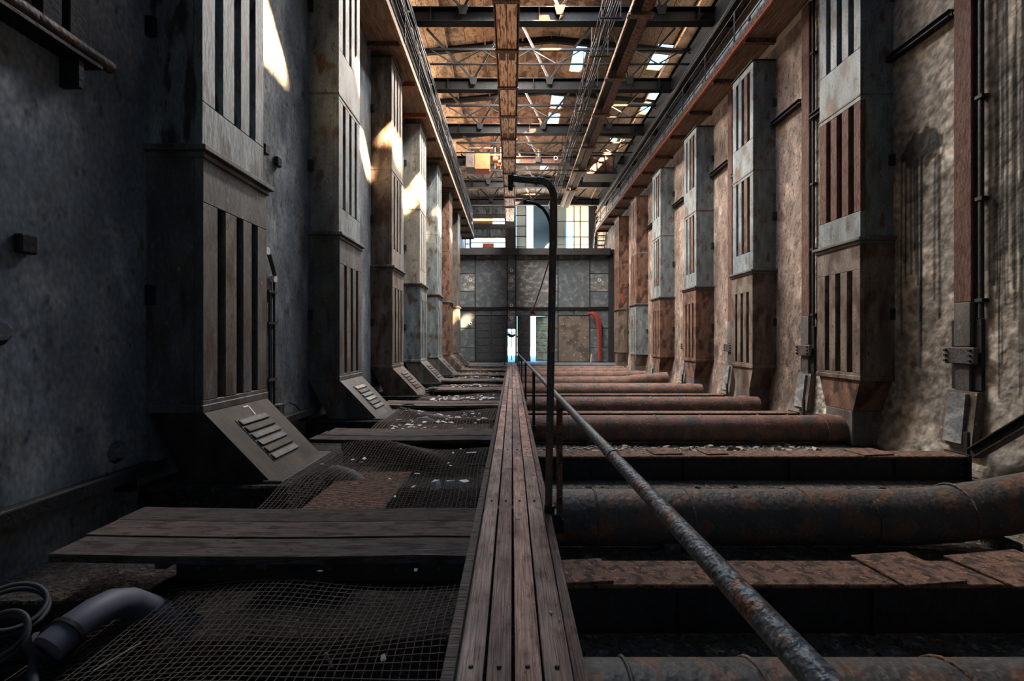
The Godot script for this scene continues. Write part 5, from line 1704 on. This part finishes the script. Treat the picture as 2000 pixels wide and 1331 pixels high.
	# pale scraps lying on the second and third mesh sheets and on the catwalk
	var flakes := [[885, 887, 3, 10], [900, 879, 1.6, 5], [921, 886, 6, 24], [880, 912, 2.4, 8], [876, 907, 2, 7], [815, 928, 2.4, 13], [808, 953, 2.6, 12], [771, 973, 2, 10], [712, 898, 2, 14], [706, 905, 2, 8], [761, 938, 1.5, 9], [628, 909, 3, 8], [690, 900, 2, 9], [625, 1120, 6, 12], [812, 1118, 5, 14], [748, 1290, 14, 18], [925, 855, 2, 8]]
	var said := ["pale scrap second from the catwalk near the top of the second mesh sheet", "tiny pale scrap nearest the second plank bridge, beside the catwalk", "longest pale scrap on the second mesh sheet, beside the catwalk", "pale scrap left of the round one on the second mesh sheet", "round pale scrap right of the middle of the second mesh sheet", "pale oval scrap in the middle of the second mesh sheet", "pale oval scrap left of the three pale lumps", "narrow pale scrap just behind the nearest plank bridge", "long pale scrap by the raised fold of the second mesh sheet", "small pale scrap before the raised fold of the second mesh sheet", "curled pale scrap left of the middle on the second mesh sheet", "pale scrap nearest the foot of the nearest left duct", "pale scrap right of the duct foot, by the mesh fold", "grey scrap on the near mesh below the nearest plank bridge", "brownish scrap on the near mesh, upper right part", "torn pale scrap on the near mesh at the frame bottom", "tiny pale scrap above the longest one, beside the catwalk"]
	for qi in flakes.size():
		var q: Array = flakes[qi]
		var z: float = F * (H + 0.11) / (q[1] - 665.5)
		var at := P(q[0], q[1], z)
		var w: float = q[3] * z / F
		b = MB.new()
		b.chip(at + Vector3(0, 0.014, 0), Vector3(w, 0.006, maxf(w * 0.5, 0.03)), g)
		tag(put("paper_scrap", b, M.paper if q[1] < 1000 else M.paper_dull), said[qi], "scrap", "pale scraps on the near wire mesh")
	for i in 5:
		var zr: Array = [[7.9, 10.1, 70], [11.4, 13.4, 80], [14.7, 16.5, 50], [18.0, 19.4, 40], [20.8, 22.6, 40]][i]
		b = MB.new()
		for k in zr[2]:
			var x := g.randf_range(-2.3, -0.5)
			var z := g.randf_range(zr[0], zr[1])
			var sz := g.randf_range(0.02, 0.09)
			b.chip(Vector3(x, mesh_height(x, z, i + 2) + 0.012, -z), Vector3(sz * 1.6, 0.008, sz), g)
		var o := put("flake_litter", b, M.paper)
		tag(o, "scattered pale paint flakes on the %s sheet of wire mesh" % ORD[i + 2], "litter")
		o.set_meta("kind", "stuff")
	for k in 3:
		b = MB.new()
		var at := P(852 + k * 27, 946, 5.1)
		b.chip(at, Vector3(0.12, 0.1, 0.1), g)
		tag(put("pale_lump", b, M.paper), "%s of three pale lumps in a row seen through the second mesh sheet" % ["leftmost", "middle one", "rightmost"][k], "lump", "three pale lumps under the mesh")
	for q in [[1011, 1015, 6, "pale chip lying between the catwalk planks, before the tall pipe"], [1076, 1199, 6, "pale chip on the right catwalk plank near the frame bottom"], [1092, 1214, 4, "tiny pale chip on the right catwalk plank beside the larger chip"]]:
		var z: float = F * H / (q[1] - 665.5)
		b = MB.new()
		b.chip(P(q[0], q[1], z) + Vector3(0, 0.006, 0), Vector3(q[2] * z / F * 1.3, 0.012, q[2] * z / F), g)
		tag(put("pale_chip", b, M.paper), q[3], "chip")
	# things at the far end
	s = thing("barrier", "thin steel barrier frame at the far doorway on the catwalk", "barrier", P(985, 715, 29.4))
	b = MB.new()
	b.bar(P(985.5, 716, 29.4), P(985.5, 651, 29.4), 0.05, 0.05)
	b.bar(P(1007, 716, 29.4), P(1007, 688, 29.4), 0.06, 0.06)
	put("post", b, M.steel_dark, s)
	b = MB.new()
	b.bar(P(977, 648, 29.4), P(1007, 651, 29.4), 0.05, 0.05)
	put("top_bar", b, M.steel, s)
	b = MB.new()
	b.tube([P(992, 652, 29.3), P(996, 656, 29.3), P(1001, 657, 29.3), P(1006, 654, 29.3)], [0.08, 0.12, 0.11, 0.07], 10)
	put("sling", b, M.cable, s)
	b = MB.new()
	b.bar(P(999.5, 640, 32.2), P(999.5, 704, 32.2), 0.06, 0.05)
	tag(put("door_bar", b, M.steel), "thin upright bar in the middle of the bright narrow doorway", "bar")
	s = thing("red_pipes", "three bright red pipes curving down at the right of the far end wall", "pipe", P(1170, 705, 32.0))
	for k in 3:
		b = MB.new()
		var o := Vector3(-0.19 * k, -0.02 * k, 0.08 * k)
		b.tube([P(1158, 612, 32.0) + o, P(1164, 613, 32.0) + o * 0.8, P(1169, 619, 32.0) + o * 0.7, P(1172, 630, 32.0) + o * 0.5, P(1173, 660, 32.0) + o * 0.35, P(1173, 706, 32.0) + o * 0.3], 0.1, 10)
		put("pipe", b, M.red, s)
	b = MB.new()
	b.box(P(1154, 704, 31.6), Vector3(0.1, 0.9, 0.06), 0.01, Basis(Vector3.BACK, -0.12))
	tag(put("leaning_plank", b, M.paper_dull), "pale plank end standing at the far end below the red pipes", "plank")
	# downpipe beside the right corner of the end wall
	s = thing("downpipe", "dark drain pipe with collars in the far right corner", "pipe", Vector3(7.2, -0.1, -31.8))
	b = MB.new()
	b.cyl(Vector3(7.2, -0.1, -31.9), Vector3(7.2, H + 6.2, -31.9), 0.09, 10)
	put("pipe", b, M.steel_dark, s)
	for k in 6:
		b = MB.new()
		b.cyl(Vector3(7.2, 0.6 + k * 1.2, -31.9), Vector3(7.2, 0.7 + k * 1.2, -31.9), 0.115, 10)
		put("collar", b, M.steel_dark, s)
	# railing on the far upper floor
	s = thing("mezzanine_railing", "thin railing on the far upper floor in front of the bright right window", "railing", Vector3(5.2, H + 6.4, -33.0))
	for yy in [0.55, 1.1]:
		b = MB.new()
		b.cyl(Vector3(2.9, H + 6.4 + yy, -33.0), Vector3(6.9, H + 6.4 + yy, -33.0), 0.02, 6)
		put("rail", b, M.steel, s)
	for x in [2.95, 4.0, 5.0, 6.0, 6.85]:
		b = MB.new()
		b.bar(Vector3(x, H + 6.4, -33.0), Vector3(x, H + 7.52, -33.0), 0.04, 0.04, Vector3.BACK)
		put("post", b, M.orange if x == 5.0 else M.steel, s)
